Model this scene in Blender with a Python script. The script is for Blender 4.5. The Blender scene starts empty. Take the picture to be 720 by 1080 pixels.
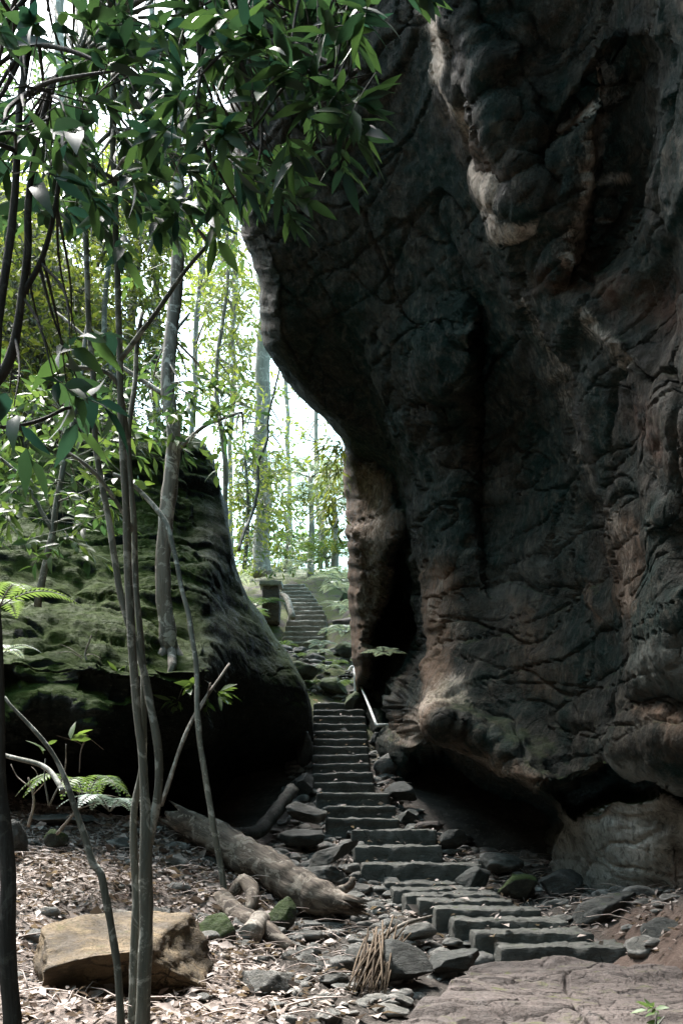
import bpy, math, random
import numpy as np
random.seed(7); rng = np.random.default_rng(11)
S = bpy.context.scene; COL = S.collection
H, F, CX, YH = 1.0, 1050.0, 360.0, 880.0            # camera height, focal length (px of the 720 x 1080 frame), centre, horizon

def P(px, py, d): return np.array([(px-CX)/F*d, d, H+(YH-py)/F*d])
def PA(px, py, d): return np.stack([(px-CX)/F*d, d, H+(YH-py)/F*d], -1)

# ------------------------------------------------------------------ noise
def _hash(ix, iy, iz, s):
    h = (ix*374761393 + iy*668265263 + iz*2147483647 + s*974634777) & 0xffffffff
    h = ((h ^ (h >> 13))*1274126177) & 0xffffffff
    return (h ^ (h >> 16)) & 0xffffffff
_G = rng.normal(size=(256,3)); _G /= np.linalg.norm(_G, axis=1)[:,None]
def noise(p, s=0):
    p = np.asarray(p, float); i = np.floor(p).astype(np.int64); f = p-i; u = f*f*f*(f*(f*6-15)+10); r = 0
    for a in (0,1):
        for b in (0,1):
            for c in (0,1):
                g = _G[_hash(i[...,0]+a, i[...,1]+b, i[...,2]+c, s) & 255]
                dv = (g*(f-np.array([a,b,c]))).sum(-1)
                r = r + dv*(u[...,0] if a else 1-u[...,0])*(u[...,1] if b else 1-u[...,1])*(u[...,2] if c else 1-u[...,2])
    return r*1.6
def fbm(p, o=4, s=0, g=.5):
    r, a = 0, 1.0; p = np.asarray(p, float)
    for k in range(o): r = r+a*noise(p, s+k); p = p*2.03+7.1; a *= g
    return r
def ridged(p, o=3, s=0):
    r, a = 0, 1.0; p = np.asarray(p, float)
    for k in range(o): r = r+a*(1-2*np.abs(noise(p, s+k))); p = p*2.1+3.3; a *= .5
    return r
def worley(p, s=0):
    p = np.asarray(p, float); i = np.floor(p).astype(np.int64); best = np.full(p.shape[:-1], 9.0); sec = best.copy()
    for a in (-1,0,1):
        for b in (-1,0,1):
            for c in (-1,0,1):
                j = i+np.array([a,b,c]); h = _hash(j[...,0], j[...,1], j[...,2], s)
                o = np.stack([(h & 1023), (h >> 10) & 1023, (h >> 20) & 1023], -1)/1023.0
                dd = np.sqrt(((j+o-p)**2).sum(-1)); sec = np.minimum(sec, np.maximum(best, dd)); best = np.minimum(best, dd)
    return best, sec
def sst(a, b, x): t = np.clip((x-a)/(b-a), 0, 1); return t*t*(3-2*t)

class RBF:                                            # smooth surface through scattered control values
    def __init__(s, pts, vals, sc=1.0):
        s.p = np.array(pts, float)/sc; s.sc = sc; v = np.array(vals, float); n = len(v); k = s.p.shape[1]
        A = np.zeros((n+k+1,)*2); A[:n,:n] = s.K(np.linalg.norm(s.p[:,None]-s.p[None], axis=-1)); Q = np.c_[np.ones(n), s.p]
        A[:n,n:] = Q; A[n:,:n] = Q.T; s.w = np.linalg.solve(A+1e-9*np.eye(n+k+1), np.r_[v, np.zeros(k+1)])
    def K(s, r): return -np.sqrt(r*r+.02)
    def __call__(s, q):
        q = np.asarray(q, float)/s.sc; sh = q.shape[:-1]; q = q.reshape(-1, q.shape[-1]); out = np.empty(len(q)); n = len(s.p)
        for a in range(0, len(q), 40000):
            b = q[a:a+40000]; out[a:a+40000] = s.K(np.linalg.norm(b[:,None]-s.p[None], axis=-1))@s.w[:n]+np.c_[np.ones(len(b)), b]@s.w[n:]
        return out.reshape(sh)

def sd_polyline(x, y, pts):                           # signed distance (positive on the right going down)
    best = np.full(x.shape, 1e9); sg = np.ones(x.shape)
    for (x0,y0),(x1,y1) in zip(pts, pts[1:]):
        dx, dy = x1-x0, y1-y0; t = np.clip(((x-x0)*dx+(y-y0)*dy)/(dx*dx+dy*dy), 0, 1)
        dd = np.hypot(x-x0-t*dx, y-y0-t*dy); c = (x-x0)*dy-(y-y0)*dx; m = dd < best
        best = np.where(m, dd, best); sg = np.where(m, np.sign(c), sg)
    return best*sg
def sd_poly(x, y, pts):                               # negative inside
    best = np.full(x.shape, 1e9); ins = np.zeros(x.shape, bool)
    for (x0,y0),(x1,y1) in zip(pts, pts[1:]+pts[:1]):
        dx, dy = x1-x0, y1-y0; t = np.clip(((x-x0)*dx+(y-y0)*dy)/(dx*dx+dy*dy), 0, 1)
        best = np.minimum(best, np.hypot(x-x0-t*dx, y-y0-t*dy))
        if y0 != y1: ins ^= ((y0 > y) != (y1 > y)) & (x < dx*(y-y0)/dy+x0)
    return np.where(ins, -best, best)

# ------------------------------------------------------------------ objects
def mk(name, V, faces, mat, parent=None, attrs=None, smooth=True):
    V = np.asarray(V, float)
    if parent is not None: V = V-np.array(parent['_o'])
    me = bpy.data.meshes.new(name); fl = [np.asarray(f, np.int32) for f in faces if len(f)]
    idx = np.concatenate([f.ravel() for f in fl]); cnt = np.concatenate([np.full(len(f), f.shape[1], np.int32) for f in fl])
    me.vertices.add(len(V)); me.vertices.foreach_set('co', V.ravel()); me.loops.add(len(idx)); me.loops.foreach_set('vertex_index', idx)
    me.polygons.add(len(cnt)); me.polygons.foreach_set('loop_start', np.r_[0, np.cumsum(cnt)[:-1]].astype(np.int32)); me.polygons.foreach_set('loop_total', cnt)
    me.update(calc_edges=True); me.polygons.foreach_set('use_smooth', np.full(len(cnt), smooth)); me.validate()
    for k, a in (attrs or {}).items():
        at = me.attributes.new(k, 'FLOAT', 'POINT'); at.data.foreach_set('value', np.asarray(a, np.float32).ravel())
    me.materials.append(mat); o = bpy.data.objects.new(name, me); COL.objects.link(o)
    if parent is not None: o.parent = parent
    return o
def tag(o, label=None, cat=None, group=None, kind=None):
    if label: o['label'] = label
    if cat: o['category'] = cat
    if group: o['group'] = group
    if kind: o['kind'] = kind
    return o
ROOTS = []
def thing(name, loc, label, cat, group=None):
    o = bpy.data.objects.new(name, None); COL.objects.link(o); o.location = [float(v) for v in loc]; o['_o'] = [float(v) for v in loc]; o.empty_display_size = .2
    ROOTS.append(o); return tag(o, label, cat, group)
def single(name, V, faces, mat, label, cat, group=None, attrs=None, smooth=True):      # a thing that is one mesh: origin at its foot
    V = np.asarray(V, float); c = np.array([V[:,0].mean(), V[:,1].mean(), V[:,2].min()])
    o = mk(name, V-c, faces, mat, None, attrs, smooth); o.location = c; return tag(o, label, cat, group)
def grid_faces(r, c, wrap=False):
    i = np.arange(r-1)[:,None]; j = np.arange(c if wrap else c-1)[None]; k = (j+1) % c
    return np.stack([i*c+j, i*c+k, (i+1)*c+k, (i+1)*c+j], -1).reshape(-1,4)
def grid_normals(G):
    n = np.cross(np.gradient(G, axis=1), np.gradient(G, axis=0)); return n/np.maximum(np.linalg.norm(n, axis=-1, keepdims=True), 1e-9)
class MB:
    def __init__(s): s.v=[]; s.q=[]; s.t=[]; s.n=0; s.a=[]
    def add(s, V, q=None, t=None, a=None):
        V = np.asarray(V, float).reshape(-1,3)
        if q is not None and len(q): s.q.append(np.asarray(q)+s.n)
        if t is not None and len(t): s.t.append(np.asarray(t)+s.n)
        s.v.append(V); s.a.append(np.zeros(len(V)) if a is None else np.broadcast_to(a, (len(V),))); s.n += len(V)
    def out(s): return np.concatenate(s.v), [np.concatenate(x) for x in (s.q, s.t) if x]
    def build(s, name, mat, parent=None, smooth=True):
        V, f = s.out(); return mk(name, V, f, mat, parent, {'v': np.concatenate(s.a)}, smooth)
    def single(s, name, mat, label, cat, group=None, smooth=True):
        V, f = s.out(); return single(name, V, f, mat, label, cat, group, {'v': np.concatenate(s.a)}, smooth)
def crom(pts, n):
    p = np.asarray(pts, float); p = np.vstack([2*p[0]-p[1], p, 2*p[-1]-p[-2]]); m = len(p)-3
    t = np.linspace(0, m-1e-6, n); i = t.astype(int); f = (t-i)[:,None]; a,b,c,d = p[i],p[i+1],p[i+2],p[i+3]
    return .5*(2*b+(c-a)*f+(2*a-5*b+4*c-d)*f*f+(3*b-a-3*c+d)*f**3)
def tube(mb, pts, rad, n=12, seg=8, amp=0., fr=6., a=None, ragged=0., jit=0.):
    pts = np.asarray(pts, float); C = crom(pts, n) if len(pts) > 2 else pts[0]+(pts[-1]-pts[0])*np.linspace(0,1,n)[:,None]
    if jit: C[1:-1] += jit*np.stack([noise(C[1:-1]*max(fr*.4,.25 if jit > .1 else 1.5)+k*9, 5) for k in range(3)], -1)
    R = np.interp(np.linspace(0,1,n), np.linspace(0,1,len(rad)), rad)
    T = np.gradient(C, axis=0); T /= np.maximum(np.linalg.norm(T, axis=1), 1e-9)[:,None]
    u = np.cross(T[0], [0.3,.2,1.]); u /= np.linalg.norm(u); U = []
    for t in T: u = u-t*(u@t); u = u/np.linalg.norm(u); U.append(u)
    U = np.array(U); W = np.cross(T, U); th = np.linspace(0, 2*np.pi, seg, endpoint=False)
    D = U[:,None]*np.cos(th)[None,:,None]+W[:,None]*np.sin(th)[None,:,None]
    rr = R[:,None]*np.ones(seg)
    if amp: q = C[:,None]+D*R[:,None,None]; rr = rr*(1+amp*fbm(q*fr, 3, 3))
    V = C[:,None]+D*rr[...,None]
    if ragged:
        V[0] -= T[0]*(rng.random(seg)*ragged)[:,None]; V[-1] += T[-1]*(rng.random(seg)*ragged)[:,None]
    mb.add(np.vstack([V.reshape(-1,3), C[0]+T[0]*ragged*.4, C[-1]]), grid_faces(n, seg, True),
           np.array([[n*seg, (k+1) % seg, k] for k in range(seg)]+[[n*seg+1, (n-1)*seg+k, (n-1)*seg+(k+1) % seg] for k in range(seg)]), a)
def in_poly(poly, n):
    xs = [p[0] for p in poly]; ys = [p[1] for p in poly]; out = []
    while len(out) < n:
        q = np.c_[rng.uniform(min(xs), max(xs), 200), rng.uniform(min(ys), max(ys), 200)]
        out += list(q[sd_poly(q[:,0], q[:,1], poly) < 0])
    return out[:n]

# ------------------------------------------------------------------ materials
class NT:
    def __init__(s, name):
        s.m = bpy.data.materials.new(name); s.m.use_nodes = True; s.t = s.m.node_tree; s.b = s.t.nodes['Principled BSDF']; s.out = s.t.nodes['Material Output']
        s.co = s.n('ShaderNodeTexCoord').outputs['Object']
    def n(s, ty, **k):
        x = s.t.nodes.new(ty)
        for a, v in k.items(): setattr(x, a, v)
        return x
    def set(s, sock, v):
        if hasattr(v, 'is_linked') or hasattr(v, 'links'): s.t.links.new(v, sock)
        else: sock.default_value = v
    def map(s, sc, co=None):
        x = s.n('ShaderNodeMapping'); s.set(x.inputs['Vector'], co or s.co); x.inputs['Scale'].default_value = sc if hasattr(sc, '__len__') else (sc,)*3; return x.outputs[0]
    def noise(s, sc, det=5, rough=.6, dist=0., co=None):
        x = s.n('ShaderNodeTexNoise'); s.set(x.inputs['Vector'], s.map(sc, co)); x.inputs['Scale'].default_value = 1
        x.inputs['Detail'].default_value = det; x.inputs['Roughness'].default_value = rough; x.inputs['Distortion'].default_value = dist; return x.outputs['Fac']
    def voro(s, sc, feat='F1'):
        x = s.n('ShaderNodeTexVoronoi', feature=feat); s.set(x.inputs['Vector'], s.map(sc)); x.inputs['Scale'].default_value = 1; return x.outputs['Distance']
    def ramp(s, f, a, b, lo=0., hi=1.):
        x = s.n('ShaderNodeMapRange', interpolation_type='SMOOTHSTEP'); s.set(x.inputs['Value'], f)
        for i, v in zip(range(1,5), (a,b,lo,hi)): x.inputs[i].default_value = v
        return x.outputs[0]
    def mix(s, f, a, b):
        x = s.n('ShaderNodeMix', data_type='RGBA'); s.set(x.inputs[0], f)
        for i, v in ((6,a),(7,b)): s.set(x.inputs[i], v if not isinstance(v, tuple) else (*v,1))
        return x.outputs[2]
    def math(s, op, a, b=0.):
        x = s.n('ShaderNodeMath', operation=op); s.set(x.inputs[0], a); s.set(x.inputs[1], b); return x.outputs[0]
    def attr(s, n): return s.n('ShaderNodeAttribute', attribute_name=n).outputs['Fac']
    def up(s):
        g = s.n('ShaderNodeNewGeometry'); x = s.n('ShaderNodeSeparateXYZ'); s.set(x.inputs[0], g.outputs['Normal']); return x.outputs[2]
    def bump(s, h, d, st=1., prev=None):
        x = s.n('ShaderNodeBump'); s.set(x.inputs['Height'], h); x.inputs['Distance'].default_value = d; x.inputs['Strength'].default_value = st
        if prev: s.set(x.inputs['Normal'], prev)
        return x.outputs[0]
    def done(s, col, rough=.85, nrm=None, spec=.3):
        s.set(s.b.inputs['Base Color'], col if not isinstance(col, tuple) else (*col,1)); s.set(s.b.inputs['Roughness'], rough); s.b.inputs['Specular IOR Level'].default_value = spec
        if nrm: s.set(s.b.inputs['Normal'], nrm)
        return s.m
def rock_mat(name, dark, mid, pale, moss=None, moss_amt=.5, strata=True, stain_lit=False, scale=1., lichen=0., cracks=False, wear=0., cracks2=False):
    t = NT(name); a = t.noise(1.3*scale, 6, .62, .6); b = t.noise((4*scale,4*scale,9*scale), 6, .65); c = t.noise(22*scale, 5, .7)
    col = t.mix(t.ramp(a, .38, .62), dark, mid); col = t.mix(t.ramp(b, .5, .75, 0, .75), col, pale)
    col = t.mix(t.ramp(c, .52, .72, 0, .55), col, tuple(v*.45 for v in dark))
    cw = t.n('ShaderNodeMapping'); cv = t.n('ShaderNodeVectorMath', operation='ADD'); cn = t.n('ShaderNodeTexNoise'); cn.inputs['Scale'].default_value = 2.2*scale; cn.inputs['Detail'].default_value = 4; t.set(cn.inputs['Vector'], t.co)
    cs = t.n('ShaderNodeVectorMath', operation='SCALE'); t.set(cs.inputs[0], cn.outputs['Color']); cs.inputs['Scale'].default_value = .45/scale; t.set(cv.inputs[0], t.co); t.set(cv.inputs[1], cs.outputs[0])
    vo = t.n('ShaderNodeTexVoronoi', feature='DISTANCE_TO_EDGE'); t.set(vo.inputs['Vector'], t.map((1.1*scale,1.1*scale,1.8*scale), cv.outputs[0])); vo.inputs['Scale'].default_value = 1
    crk = t.ramp(vo.outputs['Distance'], .0, .03, 1, 0); crk = t.math('MULTIPLY', crk, t.ramp(a, .45, .6)); col = t.mix(t.math('MULTIPLY', crk, .85), col, tuple(v*.25 for v in dark))
    pit = t.ramp(t.noise(48*scale, 3, .75), .56, .66); col = t.mix(t.math('MULTIPLY', pit, .6), col, tuple(v*.4 for v in dark))
    if wear:
        oi = t.n('ShaderNodeObjectInfo').outputs['Random']; col = t.mix(t.math('MULTIPLY', oi, .45), col, tuple(v*.7 for v in mid))
        g = t.n('ShaderNodeNewGeometry'); col = t.mix(t.math('MULTIPLY', t.ramp(g.outputs['Pointiness'], .51, .58), t.ramp(b, .3, .6, .4, 1)), col, (wear, wear*.98, wear*.9))
    if cracks:
        hc = t.noise((.9,.9,11), 5, .6, .5); col = t.mix(t.ramp(t.math('ABSOLUTE', t.math('SUBTRACT', hc, .5)), .0, .025, .9, 0), col, (.006,.008,.007))
    if stain_lit:
        st = t.noise((5,5,.7), 5, .6, .4); col = t.mix(t.ramp(st, .52, .68, 0, .65), col, (.02,.02,.017))
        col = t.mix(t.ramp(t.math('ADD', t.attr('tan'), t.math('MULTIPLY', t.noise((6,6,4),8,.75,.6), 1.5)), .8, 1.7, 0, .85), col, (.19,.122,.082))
        col = t.mix(t.ramp(t.math('ADD', t.attr('pale'), t.math('MULTIPLY', t.noise((13,13,7),10,.82,1.2), 2.4)), 1.35, 2.15, 0, .85), col, (.52,.44,.36))  # pale mineral, also painted light on ridge edges and facets
        col = t.mix(t.math('MULTIPLY', t.attr('grey'), t.ramp(t.noise(4,6,.7,.4), .3, .6, .35, 1)), col, (.37,.37,.33))
        col = t.mix(t.math('MULTIPLY', t.attr('red'), t.ramp(t.noise(5,5,.7), .35, .6)), col, (.2,.07,.035))
    if lichen: col = t.mix(t.ramp(t.noise(14*scale,4,.7,.3), .6, .66, 0, lichen), col, (.42,.42,.36))
    if moss:
        m = t.math('ADD', t.up(), t.math('MULTIPLY', t.noise(3*scale,6,.7), 1.6)); m = t.ramp(m, 1.55-moss_amt, 1.85-moss_amt)
        if stain_lit or cracks: m = t.math('MULTIPLY', m, t.attr('moss'))
        mc = t.mix(t.noise(7,4,.6), moss, tuple(v*k for v, k in zip(moss, (1.8,1.6,1.2)))); col = t.mix(m, col, mc)
    n = t.bump(t.noise((3*scale,3*scale,11*scale), 8, .7, .5), (.045 if stain_lit else .10)/scale, .9)
    if stain_lit:
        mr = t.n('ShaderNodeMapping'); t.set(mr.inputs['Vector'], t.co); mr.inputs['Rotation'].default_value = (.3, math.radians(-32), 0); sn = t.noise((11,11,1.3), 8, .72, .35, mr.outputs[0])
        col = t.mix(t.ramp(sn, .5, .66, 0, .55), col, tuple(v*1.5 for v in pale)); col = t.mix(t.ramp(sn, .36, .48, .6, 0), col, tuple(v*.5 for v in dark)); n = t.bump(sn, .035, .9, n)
    n = t.bump(t.math('ADD', crk, pit), -.02/scale, .9, n); n = t.bump(c, (.035 if stain_lit else .02)/scale, .9, n); n = t.bump(t.noise(70*scale, 3, .7), .005/scale, .8, n)
    return t.done(col, t.ramp(b, .3, .7, .6, .95), n, .08 if stain_lit or cracks else .3)
def bark_mat(name, a, b, c, sc=1., vert=True):
    t = NT(name)
    if vert is not True:                              # grain along the given direction
        w = np.array(vert); w1 = np.cross(w,[0,0,1]); w1 /= np.linalg.norm(w1); cx = t.n('ShaderNodeCombineXYZ')
        for i, q in enumerate((w1, np.cross(w,w1), w)):
            d = t.n('ShaderNodeVectorMath', operation='DOT_PRODUCT'); t.set(d.inputs[0], t.co); d.inputs[1].default_value = tuple(q); t.set(cx.inputs[i], d.outputs['Value'])
        t.co = cx.outputs[0]
    x = t.noise((16*sc,16*sc,1.6*sc), 7, .7, .5); y = t.noise(9*sc, 5, .7, .8)
    col = t.mix(t.ramp(x, .38, .62), a, b); col = t.mix(t.ramp(y, .52, .6, 0, .85), col, c)
    return t.done(col, .85, t.bump(x, .02/sc, .9, t.bump(t.noise(60*sc,4,.7), .004, .7)), .25)
def leaf_mat(name, a, b, trans=.4, rough=.4, spec=.4, tint=1.3):
    t = NT(name); v = t.attr('v'); col = t.mix(v, a, b); col = t.mix(t.ramp(t.noise(30,3,.6), .4, .7, 0, .35), col, tuple(q*.6 for q in a)); t.done(col, rough, None, spec)
    tr = t.n('ShaderNodeBsdfTranslucent'); tc = t.mix(v, tuple(q*tint for q in a), (b[0]*tint*1.35, b[1]*tint*1.2, b[2]*tint*.7)); t.set(tr.inputs[0], tc)
    mx = t.n('ShaderNodeMixShader'); mx.inputs[0].default_value = trans
    t.t.links.new(t.b.outputs[0], mx.inputs[1]); t.t.links.new(tr.outputs[0], mx.inputs[2]); t.t.links.new(mx.outputs[0], t.out.inputs[0]); return t.m

M = {}
M['cliff'] = rock_mat('dark_sandstone', (.0075,.0185,.015), (.031,.0275,.0215), (.066,.058,.046), (.03,.05,.012), .1, stain_lit=True)
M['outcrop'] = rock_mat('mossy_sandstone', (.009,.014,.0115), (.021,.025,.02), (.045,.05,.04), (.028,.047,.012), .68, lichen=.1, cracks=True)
M['step'] = rock_mat('step_stone', (.05,.053,.046), (.11,.11,.097), (.19,.185,.165), (.035,.05,.016), -.3, scale=4, wear=.36)
M['rock'] = rock_mat('grey_rock', (.04,.042,.037), (.1,.098,.086), (.2,.19,.165), (.035,.05,.014), -.4, scale=3, wear=.22)
M['mossrock'] = rock_mat('moss_rock', (.035,.036,.028), (.075,.075,.058), (.14,.13,.1), (.026,.045,.011), .75, scale=3)
M['tanrock'] = rock_mat('tan_rock', (.06,.045,.026), (.17,.125,.07), (.25,.195,.12), (.045,.05,.016), -.3, scale=2)
M['litstep'] = rock_mat('lit_step_stone', (.2,.2,.18), (.34,.33,.3), (.45,.44,.4), (.05,.06,.02), -.3, scale=4)  # lighter copy of the step stone; bright light past the gap painted in
M['slab'] = rock_mat('pink_slab', (.06,.049,.043), (.105,.086,.077), (.145,.123,.112), (.05,.06,.02), -.3, scale=2, cracks2=True)
M['darkrock'] = rock_mat('dark_rock', (.035,.038,.034), (.07,.072,.065), (.12,.12,.105), (.03,.05,.015), -.3, scale=3)
M['bark'] = bark_mat('sapling_bark', (.075,.082,.068), (.15,.155,.13), (.34,.35,.31))
M['darkbark'] = bark_mat('dark_bark', (.025,.025,.022), (.05,.05,.044), (.08,.08,.07))
M['gum'] = bark_mat('lichen_bark', (.11,.1,.085), (.24,.22,.19), (.5,.48,.43), .8)
M['backlitbark'] = bark_mat('backlit_bark', (.16,.15,.13), (.27,.25,.22), (.4,.38,.34), .6)  # far trunks: backlight and distant fading put into a lighter bark colour
M['log'] = bark_mat('weathered_log', (.05,.04,.031), (.15,.122,.095), (.27,.235,.19), 1., (.676,-.67,-.31))
M['deadwood'] = bark_mat('dead_wood', (.14,.12,.1), (.28,.25,.21), (.4,.37,.32), 1.)
M['canopy'] = leaf_mat('canopy_leaf', (.009,.034,.022), (.04,.09,.033), .32, .5, .35)
M['leaf'] = leaf_mat('green_leaf', (.03,.07,.022), (.07,.12,.034), .42, .45, .35)
M['yleaf'] = leaf_mat('yellow_green_leaf', (.065,.105,.022), (.15,.19,.045), .5, .5, .3)
M['fern'] = leaf_mat('fern_frond', (.04,.085,.03), (.09,.15,.05), .4, .5, .3)
M['palefern'] = leaf_mat('pale_fern_frond', (.12,.18,.145), (.26,.33,.29), .3, .45, .4)
M['dryfrond'] = leaf_mat('dry_frond', (.055,.042,.03), (.15,.115,.082), .15, .8, .1)
M['litter'] = leaf_mat('dead_leaf', (.15,.12,.1), (.45,.38,.34), .12, .6, .3, 1.)
def metal():
    t = NT('painted_rail'); return t.done(t.mix(t.ramp(t.noise(25,5,.7), .5, .7, 0, .5), (.75,.75,.72), (.45,.42,.36)), .45, None, .5)
M['rail'] = metal()

# ------------------------------------------------------------------ stairs data  (x0, x1, y of the nosing, distance)
LOWER = [(527,668,999,7.0),(500,627,984,7.35),(478,600,971,7.7),(459,571,959,8.05),(441,541,950,8.4),(426,528,943,8.75),(414,510,937,9.1),(404,495,931,9.45),
         (381,508,911,9.75),(373,466,892,10.15),(370,461,875.5,10.55)]
MID = [(344,422,863,10.95),(343,417,850,11.35),(333,411,836,11.75)]+[(x0,x1,y,12.15+.4*i) for i,(x0,x1,y) in enumerate([(330,395,825),(329,393,815),(329,390,805),(329,389,796),
       (329,388,787),(330,387,779),(330,387,771),(330,386,763),(330,386,755),(330,385,748),(330,384,741)])]
_u = [(165,365,480),(168,368,455),(174,372,430),(182,378,405),(190,380,380),(196,378,352),(198,368,332),(196,358,312),(190,346,293),(182,334,275),(174,320,257),(168,306,238),(165,292,222),(165,278,207)]
UPPER = [(260+a/4.5,260+b/4.5,570+c/4.5,22.2+.36*i) for i,(a,b,c) in enumerate(_u)]

# ------------------------------------------------------------------ ground
gp = [(100,1080,4.3),(300,1085,4.6),(500,1130,4.7),(700,1130,4.7),(560,1065,6.2),(700,1060,6.0),(420,1105,4.8),(-200,1060,4.3),(30,1000,5.8),(100,940,6.8),(100,900,8),(60,862,9.3),(150,872,9.1),(220,880,9.6),(0,900,7.5),(-200,880,8),
      (100,858,12.5),(220,862,12.5),(300,1000,6.8),(330,972,8),(390,1003,7),(340,942,9),(300,902,10.2),(305,868,11.5),(440,1010,6.9),
      (600,962,8.2),(700,962,7.2),(660,1016,7),(800,980,6),(530,932,9.5),(500,903,11.3),(580,918,10),(640,940,9),(450,880,11),(430,842,12.4),(410,800,14),(400,770,16),
      (300,690,18),(340,712,18),(375,700,18.5),(340,690,20.5),(300,690,21.3),(370,640,23),(280,640,24),(310,612,27.5),(330,605,34),(300,600,45),(330,600,90)]
gx, gz = [], []
for q in gp: w = P(*q); gx.append(w[:2]); gz.append(w[2])
for st in (LOWER, MID, UPPER):
    for (x0,x1,y,d) in st[::2]:
        for x in (x0+4, x1-4): w = P(x, y, d+.15); gx.append(w[:2]); gz.append(w[2]-(.17 if st is not UPPER else .3))
for x,y,z in [(-9,17,13.5),(-6,17.5,12.5),(-4.1,17.5,10.3),(-2.6,17.6,4),(-5,15,6.2),(-8,15,7.5),(-3.6,22,4.6),(-6,24,6.5),(-14,27,12),(-9,27,8.5),(-25,20,16),(-4,14,2.5),(-7.5,9,5.5),(-11,8,12),(-6.5,4,4),(-10,3,11),(-6,-2,4),(-10,-4,12),(-30,5,24),(7,20,6),(12,30,9),(20,10,6),(6,5,.6),(12,2,1),(0,0,-.35),(-3.5,0,-.1),(4,-3,0),(0,-5,.8),(0,-9,9),(-5,-8,8),(6,-8,8),(0,-18,20),(-12,-14,20),(12,-14,20),(40,60,14),(-40,60,22),(-12,45,13),(-40,-20,30),(40,-20,20)]:  # slopes; unseen rises left of and behind the camera added to block sky light
    gx.append((x,y)); gz.append(z)
gfun = RBF(gx, gz, 1.0)
def ground_z(x, y):
    q = np.stack([np.asarray(x,float), np.asarray(y,float)], -1); z = gfun(q); q3 = np.concatenate([q, 0*q[...,:1]], -1)
    return z+.07*fbm(q3*1.1, 3, 2)+.03*fbm(q3*4.7, 3, 8)
xs = np.unique(np.r_[np.linspace(-70,-6,26), np.linspace(-6,-3.6,24), np.arange(-3.6,3.2,.04), np.linspace(3.2,6,20), np.linspace(6,70,24)])
ys = np.unique(np.r_[np.linspace(-30,3.4,24), np.arange(3.4,12,.045), np.linspace(12,30,120), np.linspace(30,120,30)])
X, Y = np.meshgrid(xs, ys); Z = ground_z(X, Y)
near = sst(13,10,Y)*sst(3.5,4.2,Y); q3 = np.stack([X,Y,Z],-1); Z = Z+near*.025*fbm(q3*11,3,20)
ix = CX+X/np.maximum(Y,.5)*F; iy = YH-(Z-H)/np.maximum(Y,.5)*F
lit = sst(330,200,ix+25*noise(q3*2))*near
redm = .38*sst(600,660,ix+40*noise(q3*1.5,3))*sst(945,965,iy)*near
def ground_mat():
    t = NT('forest_floor'); a = t.noise(2.2,6,.65,.3); b = t.noise(16,6,.7); c = t.noise(60,4,.7)
    col = t.mix(t.ramp(a,.4,.62), (.035,.03,.025), (.075,.065,.055)); col = t.mix(t.ramp(b,.52,.68,0,.8), col, (.14,.125,.11))
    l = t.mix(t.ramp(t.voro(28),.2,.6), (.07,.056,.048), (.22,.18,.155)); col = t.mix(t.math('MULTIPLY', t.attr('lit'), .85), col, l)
    col = t.mix(t.math('MULTIPLY', t.attr('red'), t.ramp(a,.3,.5,.4,1)), col, (.15,.09,.065))
    y = t.n('ShaderNodeSeparateXYZ'); t.set(y.inputs[0], t.co); col = t.mix(t.math('MULTIPLY', t.ramp(y.outputs[1], 13, 17), t.ramp(t.noise(3,5,.7),.4,.55)), col, (.06,.075,.02))
    n = t.bump(b,.05,.8); n = t.bump(c,.015,.9,n); return t.done(col,.9,n,.25)
tag(mk('ground', np.stack([X,Y,Z],-1).reshape(-1,3), [grid_faces(len(ys),len(xs))], ground_mat(), None, {'lit':lit,'red':redm}), kind='structure')

# ------------------------------------------------------------------ right cliff
sil = [(-1400,300),(-600,270),(-200,255),(0,245),(120,240),(190,243),(255,256),(298,272),(330,273),(370,279),(400,301),(440,344),(465,360),(485,363),(520,359),(560,364),(620,368),(680,371),(740,380),(780,392),(900,420),(1000,430)]
bc = [(250,0,10),(245,180,10.8),(262,280,11.2),(285,380,12),(345,440,13),(365,500,14),(365,600,14.5),(370,700,15),(378,760,15.3),(420,500,13.2),(425,640,13.8),
 (330,250,10.5),(400,300,10.3),(400,430,11.6),(450,480,11.6),(440,560,12.2),(460,640,11.6),(440,740,11.2),(450,780,11.2),(500,100,8),(450,150,8.8),(503,300,9.3),(495,450,10.6),(500,600,10.8),(520,700,10.0),(520,790,10),
 (560,450,9.7),(600,440,8.7),(560,600,9.8),(620,600,8.8),(580,740,9.1),(580,830,9.1),(640,0,6.3),(720,0,5.2),(640,200,6.9),(720,200,5.7),(720,450,6.2),(680,450,7.1),(720,640,6.7),(660,680,7.8),(720,790,7.0),(640,790,8),
 (720,900,8.2),(640,900,9.2),(580,900,10.2),(500,900,11.5),(420,850,13.5),(900,0,3.8),(900,400,4.4),(900,700,5),(900,900,6),(1300,0,2.6),(1300,500,3.2),(1300,900,4),(250,-400,9),(450,-400,7.4),(720,-400,4.8),(250,-1300,8),(720,-1300,4.4),(1300,-800,2.4),(420,960,13.5),(600,980,10),(720,990,8.2)]
bfun = RBF([q[:2] for q in bc], [q[2] for q in bc], 100.)
pys = np.r_[np.linspace(-460,-30,30), np.arange(-26,980,2.2)]
silx = np.interp(pys, [s[0] for s in sil], [s[1] for s in sil]); silx = silx+5*noise(np.c_[pys*.02,pys*0,pys*0],4)+2.5*noise(np.c_[pys*.09,pys*0,pys*0],5)
u = np.r_[np.arange(0,500,2.5), np.linspace(503,1200,26)]
PX = silx[:,None]+u[None]*(1.0); PX = np.where(u[None] > 250, silx[:,None]*(1-sst(250,500,u[None]))+250*sst(250,500,u[None])+u[None], PX); PY = pys[:,None]+0*PX
D = bfun(np.stack([PX,PY],-1))
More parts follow.
